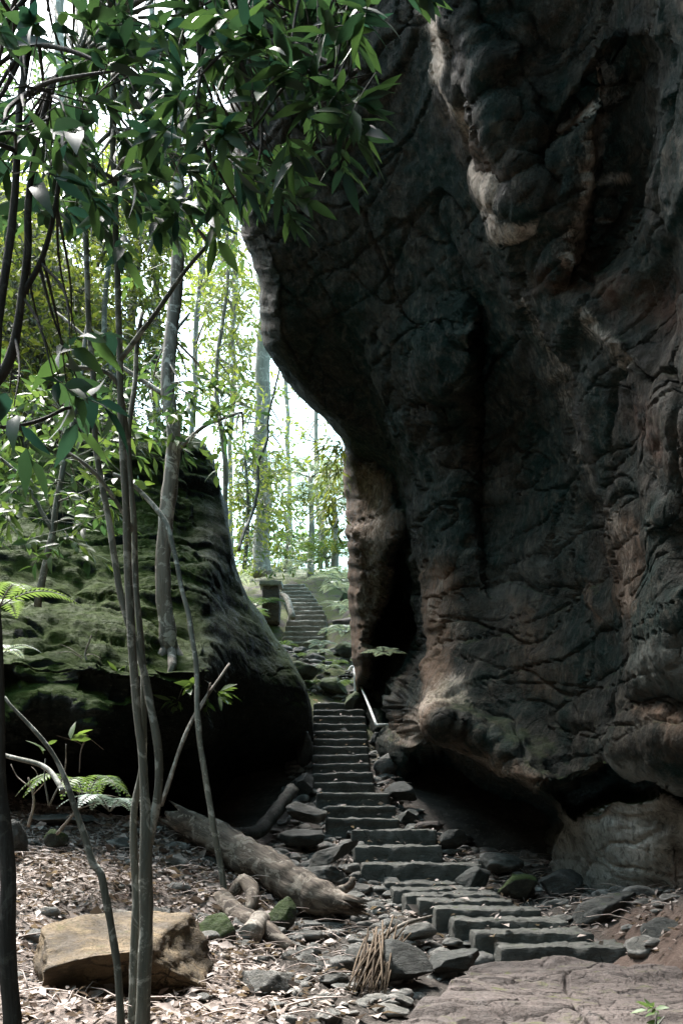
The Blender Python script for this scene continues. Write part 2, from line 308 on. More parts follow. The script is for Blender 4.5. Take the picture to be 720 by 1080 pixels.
D = np.maximum(D, 2.6)
D += .9*(1-np.sqrt(np.clip(u[None]/14,0,1)))                       # rounds off at the free edge
w3 = np.stack([PX*.012, PY*.012, 0*PX],-1); wx = PX+9*noise(w3*2.2,3)+2*noise(w3*6,4); wy = PY+9*noise(w3*2.2,7)+2*noise(w3*6,8)
R_ = [(428,-300),(432,-60),(441,20),(470,130),(512,222),(540,300),(590,420),(622,540),(640,680),(655,760)]
sd = sd_polyline(wx,wy,R_); D -= .75*sst(-5,26,sd)*sst(780,640,PY)*sst(150,30,sd)
sd2 = sd_polyline(wx,wy,[(476,40),(500,150),(545,200),(600,130),(640,70)]); D += .25*np.exp(-(sd2/10)**2)
sd3 = sd_polyline(wx,wy,[(640,60),(625,200),(600,275)]); D += .45*sst(-8,10,sd3)*sst(60,20,np.abs(sd3)+0*sd3)*sst(40,80,PY)*sst(330,270,PY)
cr = sd_polyline(wx*.4+PX*.6,wy,[(508,300),(502,420),(503,520),(510,600),(530,660)]); win = sst(300,350,PY)*sst(640,590,PY)
D += (.22*np.exp(-(cr/3.5)**2)-.3*sst(6,-6,cr)*sst(-130,-20,cr)+.12*sst(-4,5,cr)*sst(90,10,cr))*win
sh = sd_poly(wx,wy,[(436,352),(500,348),(503,420),(438,416)]); D -= .28*sst(6,-8,sh)
sh = sd_poly(wx,wy,[(396,440),(470,430),(500,560),(470,600),(420,520)]); D -= .2*sst(8,-8,sh)
rec = [(428,566),(446,600),(452,680),(442,722),(424,742),(426,780),(398,775),(380,735),(392,680),(412,620)]
sd = sd_poly(wx,wy,rec); D += 2.6*sst(9,-22,sd)
fb = sd_poly(wx,wy,[(345,470),(412,500),(424,560),(408,625),(392,690),(380,740),(355,740),(350,600)]); D += .5*sst(-4,6,fb)*sst(30,12,fb)
cave = [(430,798),(470,791),(520,808),(556,828),(582,852),(592,866),(572,912),(500,925),(452,900),(440,850)]
sd = sd_poly(wx,wy,cave); D += 4.2*sst(5,-26,sd)
lip = [(588,842),(640,816),(690,812),(720,828),(800,835),(800,862),(716,846),(650,838),(604,860)]
sd = sd_poly(wx,wy,lip); D += 1.5*sst(4,-10,sd)
sb = sd_polyline(wx,wy,[(444,764),(476,768),(520,794),(566,826)]); D -= .8*np.exp(-(sb/24)**2); bul = np.exp(-(((wx-455)/40)**2+((wy-757)/34)**2)); D -= .5*bul
bul = np.exp(-(((wx-655)/90)**2+((wy-905)/55)**2)); D -= .6*bul
bul = np.exp(-(((wx-690)/55)**2+((wy-785)/35)**2)); D -= .5*bul
bul = np.exp(-(((wx-615)/22)**2+((wy-640)/50)**2)); D -= .35*bul
for q_ in ([(640,78),(636,120),(622,200),(606,262),(598,278)],[(622,110),(580,150),(548,200),(522,205)],[(520,180),(530,215),(545,240),(570,235)],[(560,310),(575,350),(590,400),(620,500),(640,560)],[(600,318),(640,365),(662,392)]): e_ = sd_polyline(wx,wy,q_); D -= .05*sst(26,-3,e_)*sst(-9,0,e_)
G = PA(PX,PY,D); n = grid_normals(G)
if (n[300,100]@(np.array([0,0,H])-G[300,100])) < 0: n = -n
fade = sst(0,20,u)[None]*.8+.2
lay = G*np.array([.5,.5,1.]); 
wf, ws = worley(G*np.array([.55,.55,.9])+.35*np.stack([noise(G*1.2,k) for k in (1,2,3)],-1),9)
disp = .16*fbm(G*.4,2,30)+.025*fbm(G*1.1,3,31)+.012*ridged(lay*np.array([1.2,1.2,3.]),3,33)*sst(-.1,.4,noise(G*.5,40))-.012*sst(.08,.0,ws-wf)*sst(-.1,.3,noise(G*.6,43))
pk, _ = worley(G*3.2,14); disp -= .0*sst(.5,.1,pk)*sst(.05,.35,noise(G*.8,41))
jq = np.stack([G[...,0]*.8+G[...,2]*.55, G[...,1]*.5, G[...,2]*.35],-1); bq = G*np.array([.22,.22,1.5]); rg = np.stack([noise(G*1.6,k+44) for k in range(3)],-1)*.12
for q_, wd_, dp_, sd_ in ((bq,.022,.07,71),(bq*1.9,.03,.045,72),(jq,.02,.09,73),(jq*1.7,.03,.05,74)): disp -= dp_*sst(wd_,0,np.abs(noise(q_+rg,sd_)))
stp = noise(jq*.9+rg*.5+4,77); disp += .08*np.tanh(stp*14)*.6+.04*np.tanh(noise(bq*1.2+rg+9,78)*16)*.6
disp += .022*fbm(G*5,4,35)+.006*ridged(G*9,2,37)
mnd = sst(20,-15,sd_poly(wx,wy,[(556,930),(575,885),(592,858),(640,838),(760,838),(760,960),(600,960)])); disp = disp*(1-.65*mnd)
G = G+n*(disp*fade)[...,None]
# wrap round the free edge and away behind; then on beside and behind the camera; then the top runs back
back = [G[:,:1]+np.array([.25+.28*k+.02*k*k, .35+.55*k, 0])+.25*np.stack([noise(G[:,:1]*.7+k*.5,50+j) for j in range(3)],-1) for k in range(1,16)]
side = [G[:,-1:]*np.array([1,1,1])+np.array([.35*k,-1.3*k,0]) for k in range(1,7)]
Gf = np.concatenate(back[::-1]+[G]+side, 1); nb = len(back)
rs = sst(nb+20, nb+170, np.arange(Gf.shape[1]))[None,:,None]*.85+.15
shade_roof = [Gf[:1]+rs*np.array([-.12*k,-.85*k,.16*k])+.2*np.stack([noise(Gf[:1]*.6+k*.4,55+j) for j in range(3)],-1)*min(k,2)/2 for k in range(1,11)]  # unseen overhang added above the camera to cut sky light on the face
top = shade_roof[::-1]; top = [top[0]+np.array([.4*k,1.6*k,1.6*math.sqrt(k)]) for k in range(6,0,-1)]+top; NT_ = len(top); Gf = np.concatenate(top+[Gf], 0)
def full(a, v=0): 
    o = np.full(Gf.shape[:2], float(v)); o[NT_:, nb:nb+a.shape[1]] = a; return o
def strokes(L):
    o = np.zeros(PX.shape)
    for pts, w, s in L: o = np.maximum(o, s*sst(w*1.35,0,np.abs(sd_polyline(wx,wy,pts))))
    return o
pale = strokes([([(446,-20),(458,40),(466,78)],17,1.),([(640,78),(636,120),(622,200),(606,262),(598,278)],9,.9),([(622,110),(580,150),(548,200),(522,205)],8,.75),([(520,180),(530,215),(545,240),(570,235)],7,.7),  # mineral streaks, plus light caught on ridges and facets put into colour
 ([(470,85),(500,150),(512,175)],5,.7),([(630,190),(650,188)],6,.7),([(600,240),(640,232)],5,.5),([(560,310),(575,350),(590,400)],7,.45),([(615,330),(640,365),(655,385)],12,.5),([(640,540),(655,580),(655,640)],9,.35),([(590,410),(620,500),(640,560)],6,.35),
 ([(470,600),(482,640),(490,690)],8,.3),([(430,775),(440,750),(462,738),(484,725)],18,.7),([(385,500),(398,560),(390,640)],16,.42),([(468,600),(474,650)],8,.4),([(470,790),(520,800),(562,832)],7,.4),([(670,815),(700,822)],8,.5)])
D_p = None
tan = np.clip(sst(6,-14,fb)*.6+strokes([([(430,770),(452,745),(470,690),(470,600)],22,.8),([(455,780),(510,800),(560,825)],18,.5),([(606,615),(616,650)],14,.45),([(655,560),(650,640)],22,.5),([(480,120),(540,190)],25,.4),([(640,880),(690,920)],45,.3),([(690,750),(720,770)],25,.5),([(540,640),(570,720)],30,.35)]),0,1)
red = .45*np.clip(strokes([([(590,290),(680,320),(720,330)],30,.4),([(690,960),(720,920)],25,.8),([(470,600),(475,640)],14,.5),([(670,440),(720,470)],25,.35)]),0,1)
grey = sst(14,-10,sd_poly(wx,wy,[(556,925),(575,885),(592,858),(640,838),(760,838),(760,960),(600,960)]))+strokes([([(690,700),(730,690)],30,.3),([(520,640),(600,560)],18,.12),([(640,800),(720,815)],10,.5)])
moss = np.clip(sst(780,800,PY)*sst(580,600,PX)*.6+sst(690,720,PX)*sst(840,880,PY)+.25,0,1)
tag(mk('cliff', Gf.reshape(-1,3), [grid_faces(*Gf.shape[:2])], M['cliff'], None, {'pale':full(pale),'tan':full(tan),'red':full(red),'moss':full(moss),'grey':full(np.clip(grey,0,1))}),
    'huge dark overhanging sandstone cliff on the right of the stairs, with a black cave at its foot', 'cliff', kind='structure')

# ------------------------------------------------------------------ left outcrop
topl = [(-900,380),(-400,430),(0,470),(60,478),(120,470),(170,460),(195,457),(215,466),(226,482),(238,535),(249,600),(262,632),(278,658),(305,690),(322,722),(329,748),(331,790)]
oc = [(0,480,12.5),(100,480,12.5),(195,462,13),(235,530,13.2),(255,610,13),(290,680,13),(327,742,13.2),(0,600,10.7),(100,600,10.9),(180,600,11.2),(230,600,12),(0,660,9.9),(100,660,10),(180,680,10),(240,680,10.7),(290,720,12.2),
 (0,695,9.2),(100,695,9.3),(170,700,9.3),(220,706,9.7),(0,722,9.35),(100,727,9.45),(200,722,9.6),(255,735,11.3),(310,760,12.8),(0,780,9.6),(100,782,9.8),(220,770,10.8),(300,790,13.5),
 (0,812,12.2),(100,822,12.8),(220,820,13.2),(300,840,14.4),(0,880,12.9),(150,890,13.4),(300,880,14.7),(331,850,15),(-400,500,11),(-400,600,9.2),(-400,700,8.2),(-400,850,10.8),(-900,600,7.5),(-900,850,8.5)]
ofun = RBF([q[:2] for q in oc], [q[2] for q in oc], 100.)
px = np.r_[np.linspace(-900,-20,50), np.arange(-16,200,2.4), np.arange(200,331.2,1.0)]; ty = np.interp(px,[t[0] for t in topl],[t[1] for t in topl]); ty = ty+4*noise(np.c_[px*.05,px*0,px*0],6)
v = np.linspace(0,1,300)
PX = px[None]+0*v[:,None]; PY = ty[None]+(905-ty[None])*v[:,None]; D = ofun(np.stack([PX,PY],-1))
D += .7*(1-np.sqrt(np.clip((PY-ty[None])/12,0,1)))+.8*(1-np.sqrt(np.clip((331-PX)/16,0,1)))
for yy, a in ((655,.22),(672,.2),(700,.3),(622,.15),(590,.14),(560,.12),(535,.1),(505,.12),(742,.2)):
    line = yy+.05*(PX-100)+10*noise(np.stack([PX*.01,0*PX+yy,0*PX],-1),3); D -= a*sst(250,215,PX)*sst(14,0,line-PY)*sst(-22,0,PY-line+0)*(.4+.6*sst(-.2,.3,noise(np.stack([PX*.015,0*PX+yy,0*PX],-1),12)))
G = PA(PX,PY,D); n = grid_normals(G)
if (n[90,90]@(np.array([0,0,H])-G[90,90])) < 0: n = -n
lay = G*np.array([.6,.6,1.6]); wf, ws = worley(G*np.array([.6,.6,1.1]),19)
bq = G*np.array([.25,.25,2.0])+np.stack([noise(G*1.4,k+47) for k in range(3)],-1)*.12
disp = .16*fbm(G*.5,2,60)+.05*fbm(lay*1.6,3,61)-.06*sst(.10,0,ws-wf)+.025*fbm(G*6,3,65)+.015*ridged(G*11,2,67)+.04*np.tanh(noise(bq,68)*18)+.022*np.tanh(noise(bq*2.1+5,69)*18)-.08*sst(.03,0,np.abs(noise(bq*1.3+2,66)))
fd = (1-.7*sst(195,235,PX))*np.clip((331-PX)/20,0.1,1)*np.clip((PY-ty[None])/14+.15,0,1); G = G+n*(disp*fd)[...,None]
backr = [G[:,-1:]+np.array([-.1*k,.5*k,0]) for k in range(1,10)]; Gf = np.concatenate([G]+backr,1)
topr = [Gf[:1]+np.array([-.08*k,.55*k,.12*math.sqrt(k)])+.15*np.stack([noise(Gf[:1]+k*.6,70+j) for j in range(3)],-1) for k in range(10,0,-1)]; Gf = np.concatenate(topr+[Gf],0)
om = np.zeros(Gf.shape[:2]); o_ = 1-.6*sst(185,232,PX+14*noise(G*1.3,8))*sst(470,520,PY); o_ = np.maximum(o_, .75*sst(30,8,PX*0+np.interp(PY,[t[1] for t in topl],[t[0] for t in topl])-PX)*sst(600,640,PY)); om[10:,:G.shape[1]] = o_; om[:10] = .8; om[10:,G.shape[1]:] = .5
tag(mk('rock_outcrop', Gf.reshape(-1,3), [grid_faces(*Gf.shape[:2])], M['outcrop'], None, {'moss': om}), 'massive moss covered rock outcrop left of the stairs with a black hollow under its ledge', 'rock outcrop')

# ------------------------------------------------------------------ stone steps
def block(w, dp, h, seed, res=.035, rough=.016, rnd=.03):
    a, b, c = (max(3,int(s/res)) for s in (w,dp,h)); V=[]; Q=[]; off=0
    for ax, sg in ((0,-1),(0,1),(1,-1),(1,1),(2,-1),(2,1)):
        o = [k for k in range(3) if k != ax]; n_ = (a,b,c); dims = np.array([w,dp,h])/2
        g0, g1 = np.meshgrid(np.linspace(-1,1,n_[o[0]]), np.linspace(-1,1,n_[o[1]]), indexing='ij'); p = np.zeros(g0.shape+(3,)); p[...,ax] = sg; p[...,o[0]] = g0; p[...,o[1]] = g1
        p = p*dims; f = grid_faces(*g0.shape); 
        if (sg > 0) == (ax != 1): f = f[:,::-1]
        f = f[:,::-1]; Q.append(f+off); V.append(p.reshape(-1,3)); off += p.size//3
    V = np.concatenate(V); q = np.clip(V, -(np.array([w,dp,h])/2-rnd), np.array([w,dp,h])/2-rnd); e = V-q; l = np.linalg.norm(e,axis=1,keepdims=True); V = q+e/np.maximum(l,1e-9)*np.minimum(l,rnd)
    nn = e/np.maximum(l,1e-9); s = V+seed*3.7
    nn = V/np.array([w,dp,h]); nn /= np.linalg.norm(nn,axis=1,keepdims=True)
    V = V+nn*(rough*fbm(s*7,3,80)+rough*.6*fbm(s*24,2,84)+.011*noise(s*2.2,86))[:,None]
    return V, [np.concatenate(Q)]
def flight(name, steps, label, res, group=None, hh=.24, mat='step', lip=0.):
    b = P((steps[0][0]+steps[0][1])/2, steps[0][2], steps[0][3]); root = thing(name, (b[0],b[1],b[2]-.2), label, 'staircase')
    for i,(x0,x1,y,d) in enumerate(steps):
        L, R = P(x0,y,d), P(x1,y,d); w = R[0]-L[0]; h = hh+.06*random.random(); V, f = block(w, .5, h, i+len(steps)*7, res, .02 if lip == 0 else .012)
        if lip: V[:,1] += lip*sst(.03,.0,V[:,1]+.25-.03)*sst(h/2-.045,h/2-.075,V[:,2])
        a = random.uniform(-.03,.03); t = random.uniform(-.018,.018); V = V@np.array([[math.cos(a),math.sin(a),t],[-math.sin(a),math.cos(a),0],[-t,0,1]])
        mk('step', V+np.array([(L[0]+R[0])/2, d+.25, L[2]-h/2]), f, M[mat], root)
flight('stone_staircase', LOWER, 'lower flight of broad mossy stone block steps rising from the pale slab in front', .028)
flight('stone_staircase', MID, 'narrow middle flight of dark stone steps climbing into the gap between the rocks', .026, lip=.03)
flight('stone_staircase', UPPER, 'far upper flight of stone steps in bright light beyond the gap', .03, mat='litstep', lip=.06)

# ------------------------------------------------------------------ rocks
def ico(sub):
    import bmesh
    bm = bmesh.new(); bmesh.ops.create_icosphere(bm, subdivisions=sub, radius=1); V = np.array([q.co[:] for q in bm.verts]); T = np.array([[q.index for q in f.verts] for f in bm.faces]); bm.free(); return V, T
ICO = {k: ico(k) for k in (1,2,3,4,5)}
def rock_verts(size, seed, sub=4, cuts=9, ang=.75, rough=.05, rot=None, planes=()):
    V, T = ICO[sub]; V = V.copy(); r = np.random.default_rng(seed)
    for k in range(cuts):
        n = r.normal(size=3); n /= np.linalg.norm(n); h = r.uniform(.45,.85)*ang/.75; d = V@n; V = V-np.maximum(d-h,0)[:,None]*n*.93
    for n, h in planes: n = np.array(n,float); n /= np.linalg.norm(n); V = V-np.maximum(V@n-h,0)[:,None]*n
    V = V/np.abs(V).max(0); V = V*(1+rough*1.6*fbm(V*1.6+seed*3.1,3,90)+rough*fbm(V*6+seed,3,93))[:,None]*np.array(size)
    if rot is not None:
        ax, ay, az = rot; ca,sa = math.cos(ax),math.sin(ax); cb,sb = math.cos(ay),math.sin(ay); cc,sc = math.cos(az),math.sin(az)
        Rm = np.array([[cc,-sc,0],[sc,cc,0],[0,0,1]])@np.array([[cb,0,sb],[0,1,0],[-sb,0,cb]])@np.array([[1,0,0],[0,ca,-sa],[0,sa,ca]]); V = V@Rm.T
    return V, T
RK = 0
def rock(px, py, d, wpx, hpx, mat, label, name='rock', depth=None, rot=(0,0,0), sub=4, cuts=9, ang=.75, rough=.05, cat='rock', group=None, planes=()):
    """px, py: centre in the frame; wpx, hpx: outline size there; set at distance d"""
    global RK; RK += 1; k = d/F; sx, sz = wpx*k/2, hpx*k/2; V, T = rock_verts((sx, depth or (sx+sz)*.5, sz), 100+RK, sub, cuts, ang, rough, rot, planes)
    return single(name, V+P(px,py,d), [T], M[mat], label, cat, group)
rock(114,1014,5.3,212,138,'tanrock','large tan flat topped boulder at lower left behind the sapling stems','boulder',.6,(0,-.04,.1),5,7,.85,.05,'boulder',planes=[((.16,-.36,.92),.5),((-.25,-.5,.83),.58),((.2,-.85,-.5),.45),((-.9,-.35,.1),.6),((.8,-.4,.3),.62)])
rock(232,984,6.6,52,44,'mossrock','bright green mossy rock beside the short log with a round sawn end')
rock(274,1046,5.4,62,46,'rock','rounded grey green rock at the bottom edge right of the tan boulder')
rock(243,1074,5.0,60,22,'rock','flat pale rock at the bottom edge just right of the tan boulder')
rock(297,966,7.3,34,40,'mossrock','upright mossy slab standing under the lower end of the big log',rot=(0,.2,.4))
rock(432,1016,6.3,80,62,'darkrock','dark wedge shaped slab between the dry fronds and the lowest step',rot=(.1,-.25,.3),ang=.62)
rock(480,1013,6.6,60,22,'darkrock','thin dark flat stone left of the lowest step',rot=(0,-.1,0))
rock(405,996,7.0,40,22,'rock','grey stone among the rubble above the bundle of dry fronds')
rock(442,984,7.3,44,22,'rock','flat grey stone left of the third lower step',rot=(0,-.1,.3))
rock(352,900,9.7,62,20,'rock','tilted pale slab leaning against the broad steps on their left',rot=(0,-.35,.2),ang=.6)
rock(338,922,9.2,56,18,'rock','flat stone lying just above the lower end of the big log')
rock(322,858,11.0,46,26,'rock','pale block left of the middle steps above the dark branch',ang=.62)
rock(318,882,10.4,52,22,'darkrock','dark low stone left of the steps below the pale block')
rock(318,828,12.2,26,30,'darkrock','upright dark stone against the left side of the middle steps')
rock(320,790,13.6,20,40,'darkrock','tall narrow dark stone high on the left of the middle steps')
rock(428,862,11.3,30,22,'rock','squared stone right of the middle steps below the cliff bulge',ang=.6)
rock(424,836,12.0,38,24,'darkrock','dark round stone in the rubble right of the middle steps')
rock(408,808,13.2,30,26,'rock','grey stone wedged on the right of the narrow steps')
rock(402,782,14.6,24,24,'darkrock','dark stone just below the foot of the handrail')
rock(452,872,10.9,34,12,'slab','small pale flat stone behind the end of the broad top step')
rock(476,884,10.6,32,26,'darkrock','dark stone at the right end of the broad top step')
rock(522,912,9.8,58,26,'rock','flat grey stone at the mouth of the black cave')
rock(500,926,9.4,40,30,'darkrock','dark block at the right end of the lowest broad step')
rock(546,936,9.0,44,30,'mossrock','greenish round stone right of the narrow lower steps')
rock(590,934,9.0,60,34,'darkrock','dark tilted stone below the left foot of the cliff mound',rot=(0,-.2,.2))
rock(632,962,8.0,96,34,'darkrock','long dark wedge of rock pointing down towards the lower steps',rot=(0,-.3,.1),ang=.6)
rock(700,990,6.9,56,42,'darkrock','dark stone on the red earth at the right edge',rot=(0,.2,0))
rock(16,890,7.6,24,50,'darkrock','dark mossy stone at the left edge beside the dark trunk')
rock(60,886,7.9,26,24,'mossrock','small mossy stone on the leaf litter below the green fern')
rock(68,866,8.8,70,16,'rock','long low pale stone along the top of the litter slope')
rock(186,928,8.2,66,20,'rock','flat tan grey stone in the litter left of the big log')
rock(215,912,8.7,46,18,'rock','small flat stone tucked under the upper part of the big log')
rock(318,708,17.5,34,24,'mossrock','mossy rounded rock above the left end of the top middle step')
rock(350,724,17.2,32,22,'mossrock','mossy rock directly above the top middle step')
rock(364,686,18.8,24,20,'mossrock','tall mossy rock under the pale ferns in the gap')
rock(299,704,16.0,30,30,'mossrock','sunlit mossy rock beside the right tip of the outcrop')
rock(326,697,18.5,34,14,'rock','flat rock slab below the far upper steps')
rock(372,742,16.2,24,30,'mossrock','small mossy rock at the top end of the handrail')
rock(362,638,24,20,24,'mossrock','mossy stone to the right of the far upper steps')
rock(364,660,21,30,24,'slab','pale boulder in the ferns right of the far steps')
# bedrock slab in the foreground
gx_, gy_ = np.meshgrid(np.linspace(0,1,320), np.linspace(0,1,180)); le = 395+150*gy_; 
lx = np.interp(gy_,[0,.2,.5,1],[-.05,.1,.45,.8]); x = lx+(3.4-lx)*gx_; x = x-0.0; yv = 4.0+gy_*3.0-.5*sst(.3,1,gx_)*gy_+.25*noise(np.stack([gx_*4,0*gx_,0*gx_],-1),3)*gy_
zz = .10+.03*np.sin(gx_*3)+.07*fbm(np.stack([x*.9,yv*.9,0*x],-1),3,5)*.6+.012*fbm(np.stack([x*5,yv*5,0*x],-1),4,6)
w1, w2 = worley(np.stack([x*1.1+.3*noise(np.stack([x,yv,0*x],-1)*1.5,2),yv*1.5,0*x],-1),7); zz -= .03*sst(.05,0,w2-w1); lq = np.stack([x*.7+yv*.35,yv*2.2-x*.4,0*x],-1)+.15*np.stack([noise(np.stack([x,yv,0*x],-1)*2.5,k) for k in (21,22,23)],-1); zz -= .028*sst(.03,0,np.abs(noise(lq,24)))+.015*sst(.03,0,np.abs(noise(lq*1.8,25))); zz += .022*np.tanh(noise(lq*.8+3,26)*15); zz += .03*np.round(2.5*fbm(np.stack([x*.7,yv*1.1,0*x+3],-1),3,9))/2.5
edge = np.minimum(sst(0,.05,gx_),sst(1,.94,gy_)); zz = zz-(1-edge)*.35
single('bedrock_slab', np.stack([x,yv,zz],-1).reshape(-1,3), [grid_faces(180,320)], M['slab'], 'broad flat pinkish grey rock slab across the lower right foreground', 'rock slab')

# stone pillar by the far steps
b = P(286,658,23.5); pr = thing('stone_pillar', b, 'square stone pillar with a pale cap left of the far upper steps', 'pillar')
for hgt, ww, nm, m, z0 in ((.86,.40,'shaft','slab',0),(.10,.54,'cap','litstep',.861)):
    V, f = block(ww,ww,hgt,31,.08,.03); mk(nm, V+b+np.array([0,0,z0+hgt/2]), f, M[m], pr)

# handrail
b = P(398,768,14.4); hr = thing('handrail', b, 'thin pale metal handrail with a bent top beside the upper part of the middle steps', 'handrail')
mb = MB(); tube(mb,[P(367,708,16.6),P(371,703,16.6),P(374,708,16.5),P(386,737,15.3),P(397,765,14.2)],[.02]*4,24,8); mb.build('rail',M['rail'],hr)
mb = MB(); tube(mb,[P(397,765,14.2),P(413,764.5,14.4)],[.024,.024],6,8); mb.build('bracket',M['rail'],hr)
mb = MB(); tube(mb,[P(374,708,16.5),P(374.5,736,16.5)],[.024,.024],6,8); mb.build('post',M['rail'],hr)

# ------------------------------------------------------------------ logs and branches
mb = MB(); tube(mb,[P(194,866,8.9),P(235,887,8.7),P(285,918,8.4),P(330,944,8.1),P(362,953,7.9)],[.115,.14,.155,.165,.15,.08],70,28,.2,6,ragged=.3)
tube(mb,[P(187,857,9.0),P(205,868,8.9),P(225,878,8.75)],[.012,.04,.06],8,8,.3,9); tube(mb,[P(345,945,8.2),P(368,935,8.1),P(372,925,8.1)],[.05,.035,.02],8,8,.3,9)
mb.single('fallen_log',M['log'],'thick weathered brown log lying diagonally down to the gully','log')
mb = MB(); tube(mb,[P(308,833,11.3),P(290,858,10.9),P(270,878,10.5),P(250,880,10.3),P(243,892,10.2)],[.075,.075,.08,.07,.05],30,12,.2,6,ragged=.05)
mb.single('fallen_branch',M['darkbark'],'curved dark branch behind the upper part of the big log','branch')
b = P(262,980,6.9); lg = thing('sawn_log', b-np.array([0,0,.08]), 'short pale log with a round sawn end beside the mossy rock', 'log')
mb = MB(); tube(mb,[P(234,948,7.5),P(252,966,7.2),P(280,982,6.9),P(308,1000,6.7)],[.07,.085,.075,.03],30,14,.2,8,ragged=.05); mb.build('trunk',M['log'],lg)
mb = MB(); tube(mb,[P(275,970,7.0),P(264,986,6.7)],[.07,.082],8,16,.12,8); mb.build('stub',M['deadwood'],lg)
mb = MB(); tube(mb,[P(118,962,6.3),P(150,970,6.2),P(185,990,6.1),P(238,1014,6.0)],[.022,.045,.045,.04],30,10,.2,8,ragged=.03); mb.single('fallen_branch',M['deadwood'],'straight grey branch lying across the litter behind the sapling stems','branch')
mb = MB(); tube(mb,[P(165,962,6.9),P(195,978,6.7),P(225,1002,6.5)],[.02,.03,.02],16,8,.2,8); mb.single('fallen_branch',M['darkbark'],'thin dark stick lying just above the straight grey branch','branch')
mb = MB(); tube(mb,[P(245,945,7.9),P(258,930,7.9),P(266,945,7.7),P(262,962,7.5)],[.06,.07,.06,.04],18,10,.35,7); mb.single('root_stump',M['log'],'gnarled brown root knob below the big log','root')
mb = MB(); tube(mb,[P(400,990,7.2),P(425,975,7.3),P(455,966,7.5)],[.014,.018,.01],12,6,.2,8); mb.single('fallen_branch',M['deadwood'],'thin pale stick leaning over the rubble left of the lower steps','branch')
mb = MB(); tube(mb,[P(0,1076,4.6),P(45,1066,4.6),P(95,1062,4.7),P(180,1075,4.7)],[.03,.03,.025,.02],20,8,.25,8); mb.single('fallen_branch',M['darkbark'],'dark branch along the bottom edge in front of the tan boulder','branch')
mb = MB(); tube(mb,[P(318,600+33,23),P(303,632,22.8),P(309,650,22.4)][1:],[.05,.06],6,8); tube(mb,[P(296,626,23.2),P(303,632,22.8),P(309,652,22.2)],[.04,.07,.06],10,8); mb.single('fallen_branch',M['deadwood'],'pale bare branch lying against the stone pillar by the far steps','branch')
mb = MB(); tube(mb,[P(230,850,8.6),P(170,850,8.4),P(200,765,8.6),P(242,700,9.0)][1:],[.018,.018,.012],16,6,.2,8); tube(mb,[P(197,768,8.6),P(215,742,8.7),P(222,720,8.8)],[.012,.006],8,5); mb.single('dead_sapling',M['deadwood'],'thin pale dead stem leaning right across the black hollow','dead sapling')

# ------------------------------------------------------------------ leaves
def leaves(mb, B, Dr, N, L, W, val, droop=.25, hi=True):
    """many leaves at once: base points, directions, face normals, lengths, widths"""
    B, Dr, N = (np.asarray(q,float) for q in (B,Dr,N)); L = np.asarray(L,float)[:,None]; W = np.asarray(W,float)[:,None]
    Dr = Dr/np.linalg.norm(Dr,axis=1,keepdims=True); s = np.cross(Dr,N); s /= np.maximum(np.linalg.norm(s,axis=1,keepdims=True),1e-6); N = np.cross(s,Dr); n = len(B)
    def pt(t, w, f=0): return B+Dr*L*t-N*L*(droop*t*t)+s*W*w+N*W*f
    if hi:
        V = np.stack([pt(0,0),pt(.3,-.45,.12),pt(.3,0),pt(.3,.45,.12),pt(.62,-.42,.1),pt(.62,0),pt(.62,.42,.1),pt(.85,-.2,.05),pt(.85,0),pt(.85,.2,.05),pt(1.02,0)],1); k = 11
        q = np.array([[1,4,5,2],[2,5,6,3],[4,7,8,5],[5,8,9,6]]); t = np.array([[0,1,2],[0,2,3],[7,10,8],[8,10,9]])
    else:
        V = np.stack([pt(0,0),pt(.45,-.5,.12),pt(.5,0),pt(.45,.5,.12),pt(1,0)],1); k = 5; q = np.zeros((0,4),int); t = np.array([[0,1,2],[0,2,3],[1,4,2],[2,4,3]])
    o = (np.arange(n)*k)[:,None,None]
    mb.add(V.reshape(-1,3), (o+q).reshape(-1,4) if len(q) else None, (o+t).reshape(-1,3), np.repeat(np.asarray(val),k))
def sprigs(lf, tw, O, Dr, length, nl, ll, lw, spread=.8, droop=.25, hi=True, tr=.004, vr=(0,1), whorl=False):
    """leafy twigs: origins, directions"""
    O = np.asarray(O,float); Dr = np.asarray(Dr,float); Dr = Dr/np.linalg.norm(Dr,axis=1,keepdims=True); n = len(O); Bs=[]; Ds=[]; Ns=[]
    R = rng.normal(size=(n,3)); U = np.cross(Dr,R); U /= np.linalg.norm(U,axis=1,keepdims=True); W = np.cross(Dr,U)
    ln = length*rng.uniform(.6,1.3,n)
    for k in range(nl):
        t = (k+1)/nl; 
        if whorl: t = 1-.35*(1-t)**1.2
        a = k*2.4+rng.uniform(0,.8,n); rad = U*np.cos(a)[:,None]+W*np.sin(a)[:,None]
        d = (Dr*(.55+.5*t*(1 if not whorl else .4))+rad*spread+rng.normal(size=(n,3))*.18)*np.array([1,1,.55])+np.array([0,0,-.10]); Bs.append(O+Dr*(ln*t)[:,None]-np.array([0,0,1])*(.15*ln*t*t)[:,None]); Ds.append(d)
        Ns.append(np.array([0,0,1.])+rng.normal(size=(n,3))*.55)
    B = np.concatenate(Bs); k = len(B)
    leaves(lf,B,np.concatenate(Ds),np.concatenate(Ns),ll*rng.uniform(.45,1.35,k),lw*rng.uniform(.6,1.3,k),np.clip(rng.uniform(vr[0],vr[1],k),0,1),droop,hi)
    if tw is not None:
        for i in range(n): tube(tw,[O[i],O[i]+Dr[i]*ln[i]*.5-[0,0,.03*ln[i]],O[i]+Dr[i]*ln[i]-[0,0,.15*ln[i]]],[tr,tr*.5],4,4)
